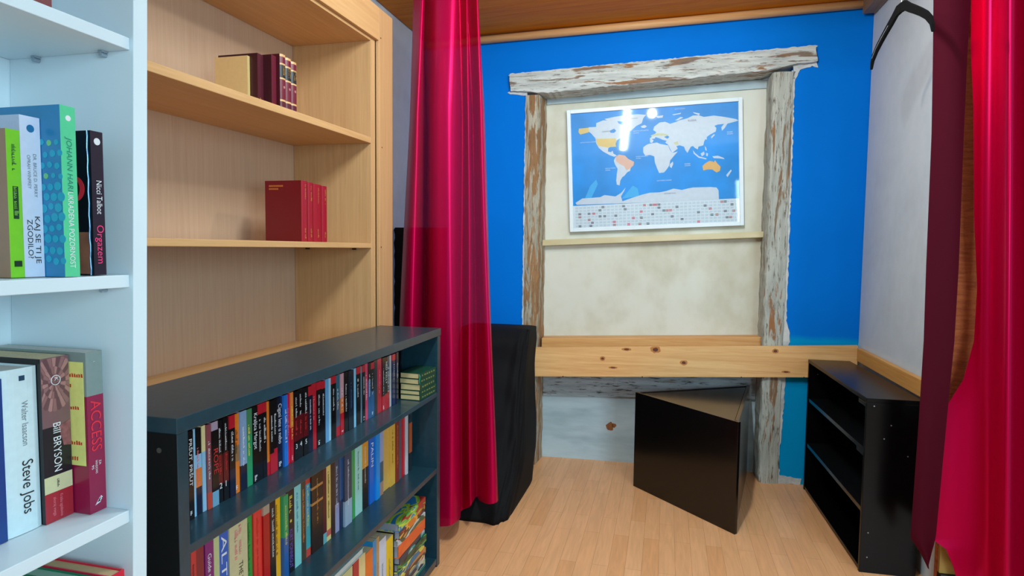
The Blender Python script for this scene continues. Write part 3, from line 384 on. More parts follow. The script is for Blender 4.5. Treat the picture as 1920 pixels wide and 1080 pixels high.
bm = bmesh.new(); bx(bm, -.5125, .5125, -.0075, -.006, -.3655, .3655); link('glass', bm, glass_mat(), mp)
box('backing', -.51, .51, .002, .012, -.364, .364, plain((150, 130, 100), .8), mp, 0)

# ------------------------------------------------------------------ wooden wall unit on the left
BEECH = timber('beech_veneer', (184, 140, 94), (200, 156, 110), 'Z', .45, 1.3, .04, None, .05, 20)
BEECHH = timber('beech_veneer_level', (190, 144, 94), (206, 160, 110), 'Y', .45, 1.3, .04, None, .05, 20)
BEECHB = timber('beech_back_veneer', (188, 152, 124), (198, 164, 136), 'Z', .5, 1.6, .03, None, 0, 24)
wb = empty('wooden_bookcase', 'tall beech-coloured bookcase built along the left wall', 'bookcase', (-1.44, 1.7, 0))
def bb(name, x0, x1, y0, y1, z0, z1, mat=BEECH, bev=.0015): return box(name, x0+1.44, x1+1.44, y0-1.7, y1-1.7, z0, z1, mat, wb, bev)
bb('side_panel', -1.63, -1.252, 2.478, 2.518, 0, 2.43); bb('side_panel', -1.63, -1.252, .88, .905, 0, 2.43)
bb('back_panel', -1.648, -1.631, .88, 2.64, 0, 2.43, BEECHB)
def slope_shelf(z0, z1, t, x0=-1.63, x1=-1.252, name='shelf'):
    bm = bmesh.new(); v = bx(bm, x0+1.44, x1+1.44, .906-1.7, 2.4775-1.7, -t, 0)
    for q in v: q.co.z += z0+(z1-z0)*(q.co.y-(.906-1.7))/(2.4775-.906)
    return link(name, bm, BEECHH, wb, .002)
def z_s2(y): return 1.847+.0166*(y-.906)
slope_shelf(1.847, z_s2(2.4775), .026); Z3 = 1.4165; slope_shelf(Z3, Z3, .021); slope_shelf(.97, .97, .025)
slope_shelf(2.272, 2.303, .022, name='top_panel')
bm = bmesh.new(); P_ = [(-1.7+.88, 2.262), (2.522-1.7, 2.295), (2.522-1.7, 2.435), (.88-1.7, 2.435)]; prism(bm, P_, -1.2515+1.44, -1.236+1.44, 'x'); link('header', bm, BEECHH, wb, .0015)
bb('stile', -1.2515, -1.236, 2.523, 2.66, 0, 2.435); bb('end_panel', -1.63, -1.2525, 2.63, 2.658, 0, 2.43)
for y, z in ((2.54, 1.40), (2.54, 2.31), (2.55, 1.84)):
    bm = bmesh.new(); tube(bm, [(-1.237+1.44, y-1.7, z), (-1.2345+1.44, y-1.7, z)], .003, 8)
    link('screw', bm, plain((90, 64, 40), .4, metal=.5), wb)
for x in (-1.33, -1.56):
    bm = bmesh.new(); bx(bm, x+1.434, x+1.446, 2.462-1.7, 2.4775-1.7, Z3-.030, Z3-.0212)
    link('shelf_peg', bm, plain((60, 36, 20), .5), wb)

# ------------------------------------------------------------------ white shelving unit in front
WM = plain((216, 231, 238), .38, .5, .1, 0, 0, 3, .03)
wu = empty('white_shelf_unit', 'tall white bookcase at the left edge beside the beech bookcase', 'bookcase', (-.97, .3, 0))
def wbx(name, x0, x1, y0, y1, z0, z1, mat=WM, bev=.0012): return box(name, x0+.97, x1+.97, y0-.3, y1-.3, z0, z1, mat, wu, bev)
YR = .828
def YP(z): return YR+.034*(z-1.13)
bm = bmesh.new(); v = bx(bm, -1.11+.97, -.85+.97, YR-.3, .856-.3, 0, 2.35)
for q in v: q.co.y += YP(q.co.z)-YR
link('side_panel', bm, WM, wu, .0012); wbx('side_panel', -1.11, -.85, -.35, -.32, 0, 2.35)
wbx('back_panel', -1.122, -1.1105, -.35, .875, 0, 2.35)
for z1, t in ((2.12, .02), (1.735, .0195), (1.350, .0205), (.9586, .0205), (.57, .02), (.10, .02)): wbx('shelf', -1.108, -.857, -.32, YP(z1-t)-.0003, z1-t, z1)
wbx('top_panel', -1.108, -.85, -.32, YR, 2.33, 2.35)
CHR = plain((150, 166, 180), .3, .6, 0, .2)
for z in (1.7155, 1.3295):
    for x in (-.905, -1.045):
        bm = bmesh.new(); tube(bm, [(x+.97, YP(z)-.3, z-.006), (x+.97, YP(z)-.311, z-.006)], .0035, 8); bx(bm, x+.9655, x+.9745, YP(z)-.3115, YP(z)-.3002, z-.003, z-.0004); link('shelf_pin', bm, CHR, wu)

# ------------------------------------------------------------------ low dark bookcase
DK = plain((24, 56, 68), .36, .5, .3, 0, .08, 45, .14)
DKT = plain((34, 42, 46), .30, .6, .3, 0, .06, 30, .16)
bc = empty('low_bookcase', 'low dark teal bookcase full of books along the left side', 'bookcase', (-1.09, 1.765, 0))
def kb(name, x0, x1, y0, y1, z0, z1, mat=DK, bev=.0015): return box(name, x0+1.09, x1+1.09, y0-1.765, y1-1.765, z0, z1, mat, bc, bev)
kb('top_panel', -1.229, -.941, 1.018, 2.512, 1.021, 1.053, DK)
kb('side_panel', -1.222, -.943, 1.020, 1.050, 0, 1.0205); kb('side_panel', -1.222, -.943, 2.478, 2.510, 0, 1.0205)
kb('back_panel', -1.229, -1.2225, 1.020, 2.510, 0, 1.0205)
ZA, ZB, ZC = .7785, .444, .0393
kb('shelf', -1.222, -.945, 1.0505, 2.4775, ZA-.02, ZA); kb('shelf', -1.222, -.945, 1.0505, 2.4775, ZB-.022, ZB)
kb('bottom_panel', -1.222, -.945, 1.0505, 2.4775, .012, ZC)
kb('end_face', -1.2215, -.9435, 1.0192, 1.0199, .001, 1.0200, plain((12, 15, 17), .5, .3), 0)
bm = bmesh.new(); tube(bm, [(-.985+1.09, 1.0202-1.765, .985), (-.985+1.09, 1.0175-1.765, .985)], .0055, 12); link('screw', bm, plain((120, 116, 108), .35, metal=.8), bc)

# ------------------------------------------------------------------ black corner shelf on the right
BK = plain((6, 5, 6), .28, .18, .04, 0, .02, 30, .2); BKE = plain((16, 17, 19), .25, .6, .4, 0, 0, 30, .2)
rs = empty('black_shelf', 'low glossy black open shelf in the right corner under the pine strip', 'shelf', (.835, 3.43, 0), -.0)
SH = .0   # slight skew of the unit along the wall
rs.rotation_euler = (0, 0, .036)
def rb(name, x0, x1, y0, y1, z0, z1, mat=BK): return box(name, x0, x1, y0, y1, z0, z1, mat, rs, .0012)
D_ = .224; L0, L1 = -.505, .468
rb('top_panel', 0, D_, L0, L1, .755, .773, BK); rb('side_panel', .001, D_, L0, L0+.018, 0, .7545); rb('side_panel', .001, D_, L1-.018, L1, 0, .7545)
rb('back_panel', D_-.008, D_-.001, L0+.0185, L1-.0185, .02, .7545); rb('bottom_panel', .004, D_-.0085, L0+.0185, L1-.0185, .004, .022)
rb('shelf', .006, D_-.0085, L0+.0185, L1-.0185, .528, .548, BKE); rb('shelf', .006, D_-.0085, L0+.0185, L1-.0185, .262, .282, BKE)
for z in (.725, .505): rb('bracket', .012, .030, L0+.0187, L0+.14, z, z+.018, BKE)
for x, z, ya, yb in [(x, z, L0+.0002, L0-.0012) for x, z in ((.03, .74), (.10, .66), (.075, .60), (.17, .53), (.03, .18), (.03, .07))]+[(.05, .69, L1-.0182, L1-.0195)]:
    bm = bmesh.new(); tube(bm, [(x, ya, z), (x, yb, z)], .003, 8)
    link('screw', bm, plain((150, 150, 150), .4, metal=.6), rs)

# ------------------------------------------------------------------ three-sided black stool
st = empty('triangular_stool', 'black three-sided wedge stool standing before the doorway', 'stool', (.2, 3.6, 0))
A_, B_, C_ = (-.158-.2, 3.667-3.6), (.525-.2, 4.065-3.6), (.361-.2, 3.157-3.6)
def inset(a, b, t, e0=0, e1=0):
    d = Vector((b[0]-a[0], b[1]-a[1])).normalized(); n = Vector((-d.y, d.x)); c = Vector(((A_[0]+B_[0]+C_[0])/3, (A_[1]+B_[1]+C_[1])/3))
    if (c-Vector(a)).dot(n) < 0: n = -n
    a = Vector(a)+d*e0; b = Vector(b)-d*e1; return [tuple(a), tuple(b), tuple(b+n*t), tuple(a+n*t)]
STO = plain((9, 8, 8), .22, .45, .2, 0, .02, 25, .25); HT = .565
for a, b, e0, e1 in ((A_, C_, 0, 0), (C_, B_, .021, 0), (B_, A_, .03, .03)):
    bm = bmesh.new(); prism(bm, inset(a, b, .018, e0, e1), 0, HT-.0005 if (a, b) == (A_, C_) else HT-.0005); link('side_panel', bm, STO, st, .001)
bm = bmesh.new(); cx, cy = (A_[0]+B_[0]+C_[0])/3, (A_[1]+B_[1]+C_[1])/3
prism(bm, [(cx+(p[0]-cx)*.90, cy+(p[1]-cy)*.90) for p in (A_, C_, B_)], HT-.03, HT-.004); link('seat_panel', bm, STO, st, .001)

# ------------------------------------------------------------------ black cloth heap and screen behind the left curtain
BC_ = cloth_mat('black_cotton', (14, 13, 15), .8, .25, 0, 300, .2)
def cloth_heap():
    bm = bmesh.new(); rows = []; NZ, NS = 40, 96
    prof = [(0, 2.945), (.04, 2.96), (.10, 3.03), (.2, 3.13), (.35, 3.24), (.55, 3.33), (.75, 3.40), (.86, 3.42), (.915, 3.45), (.935, 3.52)]
    def yf(z):
        for (a, b), (c, d) in zip(prof, prof[1:]):
            if z <= c: return b+(d-b)*(z-a)/(c-a)
        return prof[-1][1]
    for k in range(NZ+1):
        z = .925*k/NZ; y0, y1 = yf(z), 3.745-.03*(z < .5)*(1-z*2); x1 = -.755+.012*math.sin(z*7)+.02*max(0, (z-.75)/.2)*0; x0 = -1.19
        if z > .86: s = (z-.86)/.065; y0 += .03*s; x1 -= .012*s
        ring = []
        for j in range(NS):
            t = 2*math.pi*j/NS; c, s = math.cos(t), math.sin(t); e = .32
            px = math.copysign(abs(c)**e, c); py = math.copysign(abs(s)**e, s)
            x = (x0+x1)/2+(x1-x0)/2*px; y = (y0+y1)/2+(y1-y0)/2*py
            amp = .010*(1-.3*z)
            wv = math.sin(9*t+5*z+2*math.sin(3*z))*amp+math.sin(23*t-11*z)*amp*.45+math.sin(31*z+4*t)*.004
            x += wv*.7*(.3 if c > .6 else 1); y -= wv*.9 if s < 0 else 0
            ring.append(bm.verts.new((x, y, z)))
        rows.append(ring)
    for A, B in zip(rows, rows[1:]):
        for j in range(NS): bm.faces.new((A[j], A[(j+1) % NS], B[(j+1) % NS], B[j]))
    c = bm.verts.new((-.98, 3.6, .93)); T = rows[-1]
    for j in range(NS): bm.faces.new((T[j], T[(j+1) % NS], c))
    bm.faces.new(rows[0][::-1]); bmesh.ops.recalc_face_normals(bm, faces=bm.faces[:])
    return link('black_cloth_cover', bm, BC_, None, 0, True)
tag(cloth_heap(), 'black cloth draped over a waist-high box behind the left red curtain', 'cloth cover')
sc_ = empty('covered_screen', 'tall black cloth-covered board behind the left red curtain beside the beech bookcase', 'screen', (-1.35, 3.34, 0))
box('panel', -.19, .125, 0, .03, 0, 1.515, BC_, sc_, .004)
bm = bmesh.new(); e = [(-.1895, 0), (-.1895, 1.515)]
for k in range(60): e.append((-.1895-R.uniform(.001, .009), 1.515*(1-(k+.5)/60)))
prism(bm, e, .006, .02, 'y'); link('frayed_edge', bm, BC_, sc_)

# ------------------------------------------------------------------ curtains on one rod
RED = cloth_mat('crimson_satin', (214, 0, 78), .40, 0, .05, 420, .06, .55)
RED2 = cloth_mat('crimson_satin_lined', (196, 0, 66), .38, 0, 0, 420, .06, .65)
def spl(pts, t):
    n = len(pts)-1; x = min(max(t*n, 0), n-1e-6); i = int(x); f = x-i
    p0, p1, p2, p3 = pts[max(i-1, 0)], pts[i], pts[i+1], pts[min(i+2, n)]
    return tuple(.5*(2*b+(c-a)*f+(2*a-5*b+4*c-d)*f*f+(3*b-a-3*c+d)*f**3) for a, b, c, d in zip(p0, p1, p2, p3))
def curtain(name, cols, mat, label, ZT=2.688, NU=220, NV=60, thick=.0012):
    """cols: (x_top, z_ref_top, x_low, z_ref_low, y, z_hem) for each fold, left to right"""
    bm = bmesh.new(); g = []
    for i in range(NU+1):
        xt, zt, xl, zl, y, zh = spl(cols, i/NU); col = []
        for k in range(NV+1):
            v = k/NV; z = ZT+(zh-ZT)*v; x = xt+(xl-xt)*(zt-z)/(zt-zl); sway = .006*math.sin(3.2*z+i*.06)*v
            col.append(bm.verts.new((x+sway*.4, y+sway+(2.80-y)*.45*max(0, 1-v*4), z)))
        g.append(col)
    for A, B in zip(g, g[1:]):
        for k in range(NV): bm.faces.new((A[k], A[k+1], B[k+1], B[k]))
    root = link(name, bm, mat, None, 0, True)
    return tag(root, label, 'curtain', 'red curtains on the rod')
curtain('curtain', LC, RED, 'gathered red curtain hanging behind the far end of the dark teal bookcase')
bm = bmesh.new(); g = []; NU = 150
for row in RM:
    pts = [(x, y, z) for (x, z), y in zip(row, RY)]; g.append([spl(pts, k/NU) for k in range(NU+1)])
dense = []
for A, B in zip(g, g[1:]):
    for s_ in range(6): dense.append([bm.verts.new(tuple(p+(q-p)*s_/6 for p, q in zip(P, Q))) for P, Q in zip(A, B)])
dense.append([bm.verts.new(P) for P in g[-1]])
for A, B in zip(dense, dense[1:]):
    for k in range(NU): bm.faces.new((A[k], B[k], B[k+1], A[k+1]))
tag(link('curtain', bm, RED2, None, 0, True), 'full gathered red curtain at the right edge with one bright pink fold', 'curtain', 'red curtains on the rod')
RED_SHADED = cloth_mat('crimson_satin_shaded', (74, 0, 22), .7, 0, 0, 420, .06, .5)      # darker copy of the crimson satin, shade painted into its colour
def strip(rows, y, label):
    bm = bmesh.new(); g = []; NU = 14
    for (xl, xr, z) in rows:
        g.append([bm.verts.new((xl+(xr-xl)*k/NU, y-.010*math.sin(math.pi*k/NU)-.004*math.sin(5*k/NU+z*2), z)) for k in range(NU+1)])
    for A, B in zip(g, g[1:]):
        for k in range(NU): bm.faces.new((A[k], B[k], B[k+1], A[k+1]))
    o = link('curtain', bm, RED_SHADED, None, 0, True); return tag(o, label, 'curtain', 'red curtains on the rod')
strip(RS, 2.745, 'narrow flat red curtain panel with painted-in shade in front of the white right wall')
bm = bmesh.new(); tube(bm, [(-1.555, 2.80, 2.70), (2.45, 2.80, 2.70)], .011, 12)
rod = link('curtain_rod', bm, plain((180, 178, 170), .3, .6, 0, .8), None, 0, True); tag(rod, 'metal curtain rod across the room above the red curtains', 'rod')

# ------------------------------------------------------------------ coat hanger
HANG = (.872, 2.80, 2.361); HDX, HDY = .135, -.991; HNX, HNY = .991, .135
hg = empty('coat_hanger', 'black velvet clothes hanger hanging beside the white right wall', 'hanger', HANG)
bm = bmesh.new()
def flat(bm, pts, hs, t):
    """a flat bar: centre points (s,z) in the hanger's own plane, half heights, thickness"""
    rings = []
    for (s, z), h in zip(pts, hs): rings.append([bm.verts.new((HDX*s+e*HNX*t, HDY*s+e*HNY*t, z+f*h)) for e, f in ((-1, -1), (1, -1), (1, 1), (-1, 1))])
    for A, B in zip(rings, rings[1:]):
        for k in range(4): bm.faces.new((A[k], A[(k+1) % 4], B[(k+1) % 4], B[k]))
    bm.faces.new(rings[0][::-1]); bm.faces.new(rings[-1]); bmesh.ops.recalc_face_normals(bm, faces=bm.faces[:])
for sgn in (-1, 1):
    pts = [(sgn*s, z) for s, z in ((0, .004), (.03, .002), (.065, -.020), (.105, -.042), (.15, -.068), (.19, -.094), (.222, -.124), (.236, -.156))]
    flat(bm, pts, [.019, .020, .018, .017, .016, .016, .016, .015], .006)
link('hanger_body', bm, cloth_mat('black_velvet', (5, 5, 6), .9, .1, 0, 900, .2), hg, .002)
bm = bmesh.new()
for sgn in (-1,): flat(bm, [(sgn*s, z) for s, z in ((.09, -.034), (.15, -.068), (.19, -.094), (.222, -.126))], [.0011]*4, .0066)
link('seam_line', bm, plain((170, 175, 180), .5), hg)
zr = 2.70-HANG[2]; yr = 2.80-HANG[1]; bm = bmesh.new()
hk = [(0, 0, .015), (0, 0, zr-.10), (0, yr*.25, zr-.05)]
for k in range(9):
    a = math.pi*k/8; hk.append((0, yr+.0165*math.cos(math.pi-a)*(-1 if yr > 0 else -1), zr+.0165*math.sin(a)))
tube(bm, hk, .0042, 8); link('hook', bm, plain((205, 200, 185), .2, .6, 0, .9), hg)
# ================================================================== BOOKS AND CASES
K = (16, 16, 20); NV = (20, 28, 52); RD = (184, 30, 46); DR = (92, 18, 26); LB = (140, 190, 222); CR = (206, 20, 62); OR = (222, 120, 40); GN = (40, 150, 100); GY = (110, 116, 124); PK = (206, 70, 104); TE = (44, 100, 124); BL = (36, 110, 200); CRM = (222, 206, 150); WH = (214, 222, 224)
INKS = {'w': plain((225, 228, 232), .5), 'k': plain((26, 26, 30), .5), 'r': plain((206, 40, 46), .5), 'y': plain((240, 220, 80), .5), 'g': GOLD, 'b': plain((40, 90, 150), .5), 'v': plain((120, 90, 190), .5), 'p': plain((230, 120, 130), .5), 'gr': plain((120, 126, 130), .5), 'gn': plain((20, 70, 50), .5), 'o': plain((230, 140, 60), .5)}
GD = 'DVD cases on the top shelf of the dark teal bookcase'
# (bands from the top, ink, real text or None, label)
ROW1 = [
 ([(1, K)], 'w', 'PRŠUT, PRŠUT', 'black DVD case reading PRŠUT, PRŠUT, leftmost on the top teal shelf'),
 ([(1, LB)], None, None, 'pale blue DVD case just right of the PRŠUT, PRŠUT spine'),
 ([(.3, K), (.16, LB), (.22, OR), (.32, NV)], 'p', None, 'DVD case with pink lettering over pale blue and orange, third from left'),
 ([(.3, CRM), (.2, LB), (.5, LB)], None, None, 'narrow cream and pale blue DVD case left of the dull pink spine'),
 ([(.45, (140, 70, 80)), (.35, (120, 80, 90)), (.2, (190, 70, 50))], 'w', None, 'dull pink DVD case with red foot, left of the red-lettered black case'),
 ([(.1, (170, 150, 170)), (.72, K), (.18, (110, 160, 190))], 'r', 'ROPE', 'black DVD case with large dark red letters and lilac top'),
 ([(.42, K), (.36, DR), (.22, K)], 'w', '2', 'black and dark red DVD case numbered 2 in white'),
 ([(.42, K), (.36, DR), (.22, K)], 'w', '1', 'black and dark red DVD case numbered 1 in white'),
 ([(.16, RD), (.5, K), (.34, NV)], 'w', None, 'black DVD case with red top, left of the all-orange spine'),
 ([(.4, OR), (.2, (150, 110, 70)), (.4, OR)], 'k', None, 'all-orange DVD case between black and pale blue spines'),
 ([(.68, (132, 160, 196)), (.32, NV)], 'w', None, 'misty blue DVD case with navy foot beside the green spine'),
 ([(.34, (70, 130, 90)), (.66, GN)], 'y', None, 'green DVD case left of the black one with white serif title'),
 ([(1, K)], 'w', 'Kraljica Margot', 'black DVD case with white serif title, right of the green one'),
 ([(.13, RD), (.87, K)], 'w', None, 'black DVD case with red cap, immediately right of the white serif title'),
 ([(.13, RD), (.87, K)], 'w', None, 'black DVD case with red cap, left of the very thin orange one'),
 ([(.82, OR), (.18, RD)], None, None, 'very thin orange DVD case with red foot'),
 ([(.72, K), (.28, RD)], 'w', None, 'black DVD case with tall red foot, just right of the thin orange case'),
 ([(.68, K), (.32, RD)], 'w', None, 'black DVD case with tall red foot, just left of Cigani lete u nebo'),
 ([(1, NV)], 'w', 'Cigani lete u nebo', 'navy DVD case reading Cigani lete u nebo in white'),
 ([(1, BL)], 'w', None, 'bright blue DVD case right of Cigani lete u nebo'),
 ([(1, CR)], 'p', None, 'crimson DVD case right of the bright blue one'),
 ([(.5, (226, 130, 60)), (.5, RD)], 'y', None, 'thin orange and red speckled DVD case beside the crimson one'),
 ([(.36, K), (.36, DR), (.28, K)], 'w', '3', 'black and dark red DVD case numbered 3 in white'),
 ([(.36, K), (.36, DR), (.28, K)], 'w', '4', 'black and dark red DVD case numbered 4 in white'),
 ([(.36, K), (.36, DR), (.28, K)], 'w', '5', 'black and dark red DVD case numbered 5 in white'),
 ([(.14, RD), (.86, NV)], 'w', None, 'navy DVD case with red cap, left of the bright red spine'),
 ([(1, RD)], 'p', None, 'bright red DVD case in the middle of the top teal shelf'),
 ([(.12, RD), (.88, K)], 'w', None, 'black DVD case with red cap, immediately right of the bright red one'),
 ([(.12, RD), (.88, K)], 'w', None, 'black DVD case with red cap, left of the sky blue spine'),
 ([(1, (100, 160, 210))], None, None, 'sky blue DVD case, left of a paler narrow one'),
 ([(1, (160, 205, 226))], None, None, 'narrow very pale blue DVD case beside the sky blue one'),
 ([(.12, RD), (.88, K)], 'w', None, 'black DVD case with red cap, right of the narrow pale blue one'),
 ([(.4, TE), (.44, (70, 90, 110)), (.16, RD)], 'w', None, 'slate blue DVD case with red foot'),
 ([(.4, (200, 150, 160)), (.25, (220, 120, 60)), (.35, RD)], 'w', None, 'pink to orange to red DVD case right of the slate blue one'),
 ([(1, K)], 'w', None, 'plain black DVD case right of the pink, orange and red one'),
 ([(1, (20, 34, 50))], 'b', None, 'blue-black DVD case left of the thin ice blue one'),
 ([(1, (130, 195, 232))], None, None, 'thin ice blue DVD case in the right half of the top teal shelf'),
 ([(.12, RD), (.88, K)], 'w', None, 'black DVD case with red cap, right of the thin ice blue one'),
 ([(1, (100, 130, 150))], None, None, 'very thin grey-blue DVD case left of the rose pink one'),
 ([(.12, RD), (.88, K)], 'w', None, 'black DVD case with red cap, just left of the rose pink one'),
 ([(1, PK)], 'w', None, 'rose pink DVD case with white lettering'),
 ([(.3, K), (.7, (24, 90, 140))], 'w', None, 'black over blue DVD case right of the rose pink one'),
 ([(.12, RD), (.4, K), (.48, (30, 90, 140))], 'w', None, 'DVD case with red cap over black and blue'),
 ([(1, (44, 46, 54))], None, None, 'charcoal DVD case left of a red one, near the small green books'),
 ([(.5, (200, 40, 70)), (.5, RD)], 'p', None, 'red DVD case fifth left of the dark blue red-capped case'),
 ([(.72, K), (.28, RD)], 'w', None, 'black DVD case with red foot, directly right of a red one near the row end'),
 ([(.7, K), (.3, RD)], 'w', 'NED KELLY', 'black DVD case with bold white capitals and red foot, near the right end'),
 ([(.66, (70, 84, 100)), (.34, RD)], 'w', None, 'thin slate DVD case with red foot, near the right end'),
 ([(1, (170, 184, 194))], None, None, 'thin light grey DVD case near the right end of the row'),
 ([(.12, CR), (.88, (26, 40, 84))], 'w', None, 'dark blue DVD case with crimson cap, second from the right end'),
 ([(1, (22, 26, 50))], 'w', None, 'thin dark navy DVD case at the right end of the row'),
]
CASEB = plain((22, 22, 26), .4)
for i, ((y0, y1), (bands, ink, txt, label)) in enumerate(zip(Y1, ROW1)):
    w = y1-y0-.0006; h = .203+R.uniform(-.002, .002); x = -1.03+R.uniform(-.003, .003)
    b = volume('dvd_case', w, h, .14, bands, label, 'DVD case', (x, y0+.0003, ZA), GD, parts=('sleeve', 'case_body'), pages=CASEB, gloss=.2, coat=.5)
    if ink:
        mk = INKS[ink]
        if txt and len(txt) > 1:
            ln = {'PRŠUT, PRŠUT': .108, 'ROPE': .06, 'Kraljica Margot': .095, 'Cigani lete u nebo': .112, 'NED KELLY': .085}[txt]
            writing(txt, b, mk, (.0006, w*.26, h*(.68 if txt == 'ROPE' else .91)), DOWN, RIGHT_, length=ln, height=w*(.62 if txt != 'ROPE' else .7))
        elif txt:
            scribble(b, mk, .0006, w/2, h*.93, h*.60, w*.34); scribble(b, INKS['r'], .0006, w/2, h*.58, h*.34, w*.4)
            writing(txt, b, mk, (.0006, w*.30, h*.17), (0, 1, 0), (0, 0, 1), height=.014)
        else: scribble(b, mk, .0006, w/2, h*.80, h*R.uniform(.3, .5), min(w*.5, .008))
        if i % 3 == 0 and not (txt and len(txt) == 1): scribble(b, INKS['w'], .0006, w/2, h*.10, h*.02, w*.5, 'publisher_mark')

G2 = 'books on the middle shelf of the dark teal bookcase'
# (bands, ink, text, height, label)
ROW2 = [
 ([(1, (204, 50, 52))], 'k', None, .25, 'bright red book at the left end of the middle teal shelf'),
 ([(1, (136, 34, 46))], None, None, .252, 'wine red book beside the bright red one at the left end'),
 ([(1, (128, 28, 110))], 'w', 'Guide to Living', .256, 'purple book with white lettering'),
 ([(1, (190, 196, 140))], None, None, .256, 'pale olive book between purple and blue spines'),
 ([(1, (16, 92, 190))], 'w', 'ALTON', .26, 'blue book with large thin white capitals'),
 ([(1, (204, 194, 150))], 'p', 'EMERSON', .262, 'thick cream book with pink and black lettering'),
 ([(1, (20, 150, 60))], 'gn', None, .258, 'vivid green book left of a red one'),
 ([(1, (226, 54, 48))], 'r', None, .26, 'vivid red book right of the vivid green one'),
 ([(.12, (170, 150, 130)), (.88, (176, 16, 22))], None, None, .256, 'deep red book with beige top left of the black lettered spine'),
 ([(1, (26, 22, 24))], 'w', None, .262, 'black book with white capitals left of the yellow one'),
 ([(1, (240, 176, 20))], 'k', None, .258, 'golden yellow book with dark print down its spine'),
 ([(.5, (30, 150, 96)), (.5, (26, 90, 160))], 'y', None, .244, 'green over blue book right of the golden yellow one'),
 ([(1, (18, 16, 26))], 'v', 'KURT VONNEGUT', .25, 'black book with violet capitals and a small yellow star'),
 ([(1, (130, 206, 206))], 'b', None, .256, 'pale turquoise book right of the violet lettered black one'),
 ([(1, (70, 62, 50))], 'o', None, .252, 'dark olive brown book right of the pale turquoise one'),
 ([(.1, (190, 60, 50)), (.4, (60, 150, 190)), (.4, (60, 160, 170)), (.1, (200, 70, 60))], 'y', None, .254, 'turquoise book with red head and foot'),
 ([(.20, (44, 28, 20)), (.03, (190, 130, 70)), (.16, (40, 24, 18)), (.03, (190, 130, 70)), (.58, (44, 28, 20))], 'g', None, .262, 'thick dark brown leather book with two gold bands'),
 ([(.86, (84, 22, 28)), (.14, (100, 170, 180))], None, None, .246, 'thin maroon book with turquoise foot'),
 ([(.86, (222, 192, 110)), (.08, (200, 90, 80)), (.06, (222, 200, 130))], 'k', None, .26, 'pale yellow book with black print and a red band at its foot'),
 ([(1, (56, 38, 30))], None, None, .25, 'dark brown book right of the pale yellow one'),
 ([(.62, (56, 66, 92)), (.38, (150, 150, 190))], 'w', None, .256, 'slate blue book with lilac lower part'),
 ([(.6, (40, 80, 130)), (.4, (22, 40, 80))], None, None, .25, 'narrow mid blue book between two slate spines'),
 ([(.66, (58, 68, 92)), (.34, (150, 170, 190))], 'w', None, .26, 'wide slate book with pale grey-blue foot'),
 ([(1, (60, 160, 84))], None, None, .252, 'leaf green book left of the pale mint one'),
 ([(1, (160, 214, 204))], 'gn', None, .26, 'pale mint book with small dark print'),
 ([(.42, (222, 150, 40)), (.58, (20, 20, 20))], 'w', None, .262, 'orange over black book with white capitals'),
 ([(1, (20, 100, 200))], 'w', 'PALIN', .266, 'royal blue book with white capitals, left of a sky blue one'),
 ([(1, (20, 140, 220))], None, None, .262, 'sky blue book right of the royal blue one'),
 ([(.5, (150, 160, 200)), (.3, (60, 90, 110)), (.2, (170, 130, 110))], None, None, .262, 'book with a lilac sky and dark landscape on its spine'),
 ([(1, (216, 170, 84))], None, None, .264, 'wide tan yellow book in the right half of the middle shelf'),
 ([(1, (222, 176, 70))], 'k', None, .258, 'yellow book with dark capitals right of the wide tan one'),
 ([(1, (140, 48, 36))], 'o', None, .268, 'rust brown book with pale lettering'),
 ([(1, (92, 90, 100))], None, None, .262, 'plain grey book left of the scarlet one'),
 ([(1, (200, 14, 34))], None, None, .266, 'scarlet book near the right end of the middle shelf'),
 ([(1, (200, 206, 214))], None, None, .264, 'thin white book right of the scarlet one'),
 ([(1, (50, 56, 66))], None, None, .262, 'thin charcoal book right of the thin white one'),
 ([(.2, (30, 50, 60)), (.5, (180, 90, 50)), (.3, (30, 40, 46))], None, None, .26, 'black and orange thin book at the right end'),
]
for i, ((y0, y1), (bands, ink, txt, h, label)) in enumerate(zip(Y2, ROW2)):
    w = y1-y0-.0008; x = -1.045+R.uniform(-.006, .006)
    b = volume('book', w, h, .155, bands, label, 'book', (x, y0+.0004, ZB), G2, hard=(i % 3 == 0), gloss=.35, coat=.2)
    if not ink: continue
    mk = INKS[ink]
    if txt == 'ALTON': writing(txt, b, mk, (.0006, w*.22, h*.93), DOWN, RIGHT_, length=.20, height=w*.6)
    elif txt == 'EMERSON':
        scribble(b, mk, .0006, w*.62, h*.93, h*.62, w*.2); scribble(b, mk, .0006, w*.38, h*.90, h*.60, w*.2); writing('THE W', b, INKS['k'], (.0006, w*.50, h*.56), DOWN, RIGHT_, length=.06, height=w*.22)
    elif txt: writing(txt, b, mk, (.0006, w*.30, h*(.52 if 'KURT' in txt else .86)), DOWN, RIGHT_, length={'PALIN': .09}.get(txt, .115), height=w*.42)
    else: scribble(b, mk, .0006, w/2, h*.88, h*R.uniform(.2, .4), min(w*.45, .009))
    if i == 12:
        bm = bmesh.new(); prism(bm, [(w*.5+.006*(1 if k % 2 else .45)*math.cos(k*math.pi/5), h*.62+.006*(1 if k % 2 else .45)*math.sin(k*math.pi/5)) for k in range(10)], .0002, .0008, 'x'); link('star_mark', bm, INKS['y'], b)
        scribble(b, INKS['y'], .0006, w/2, h*.92, h*.70, w*.4)
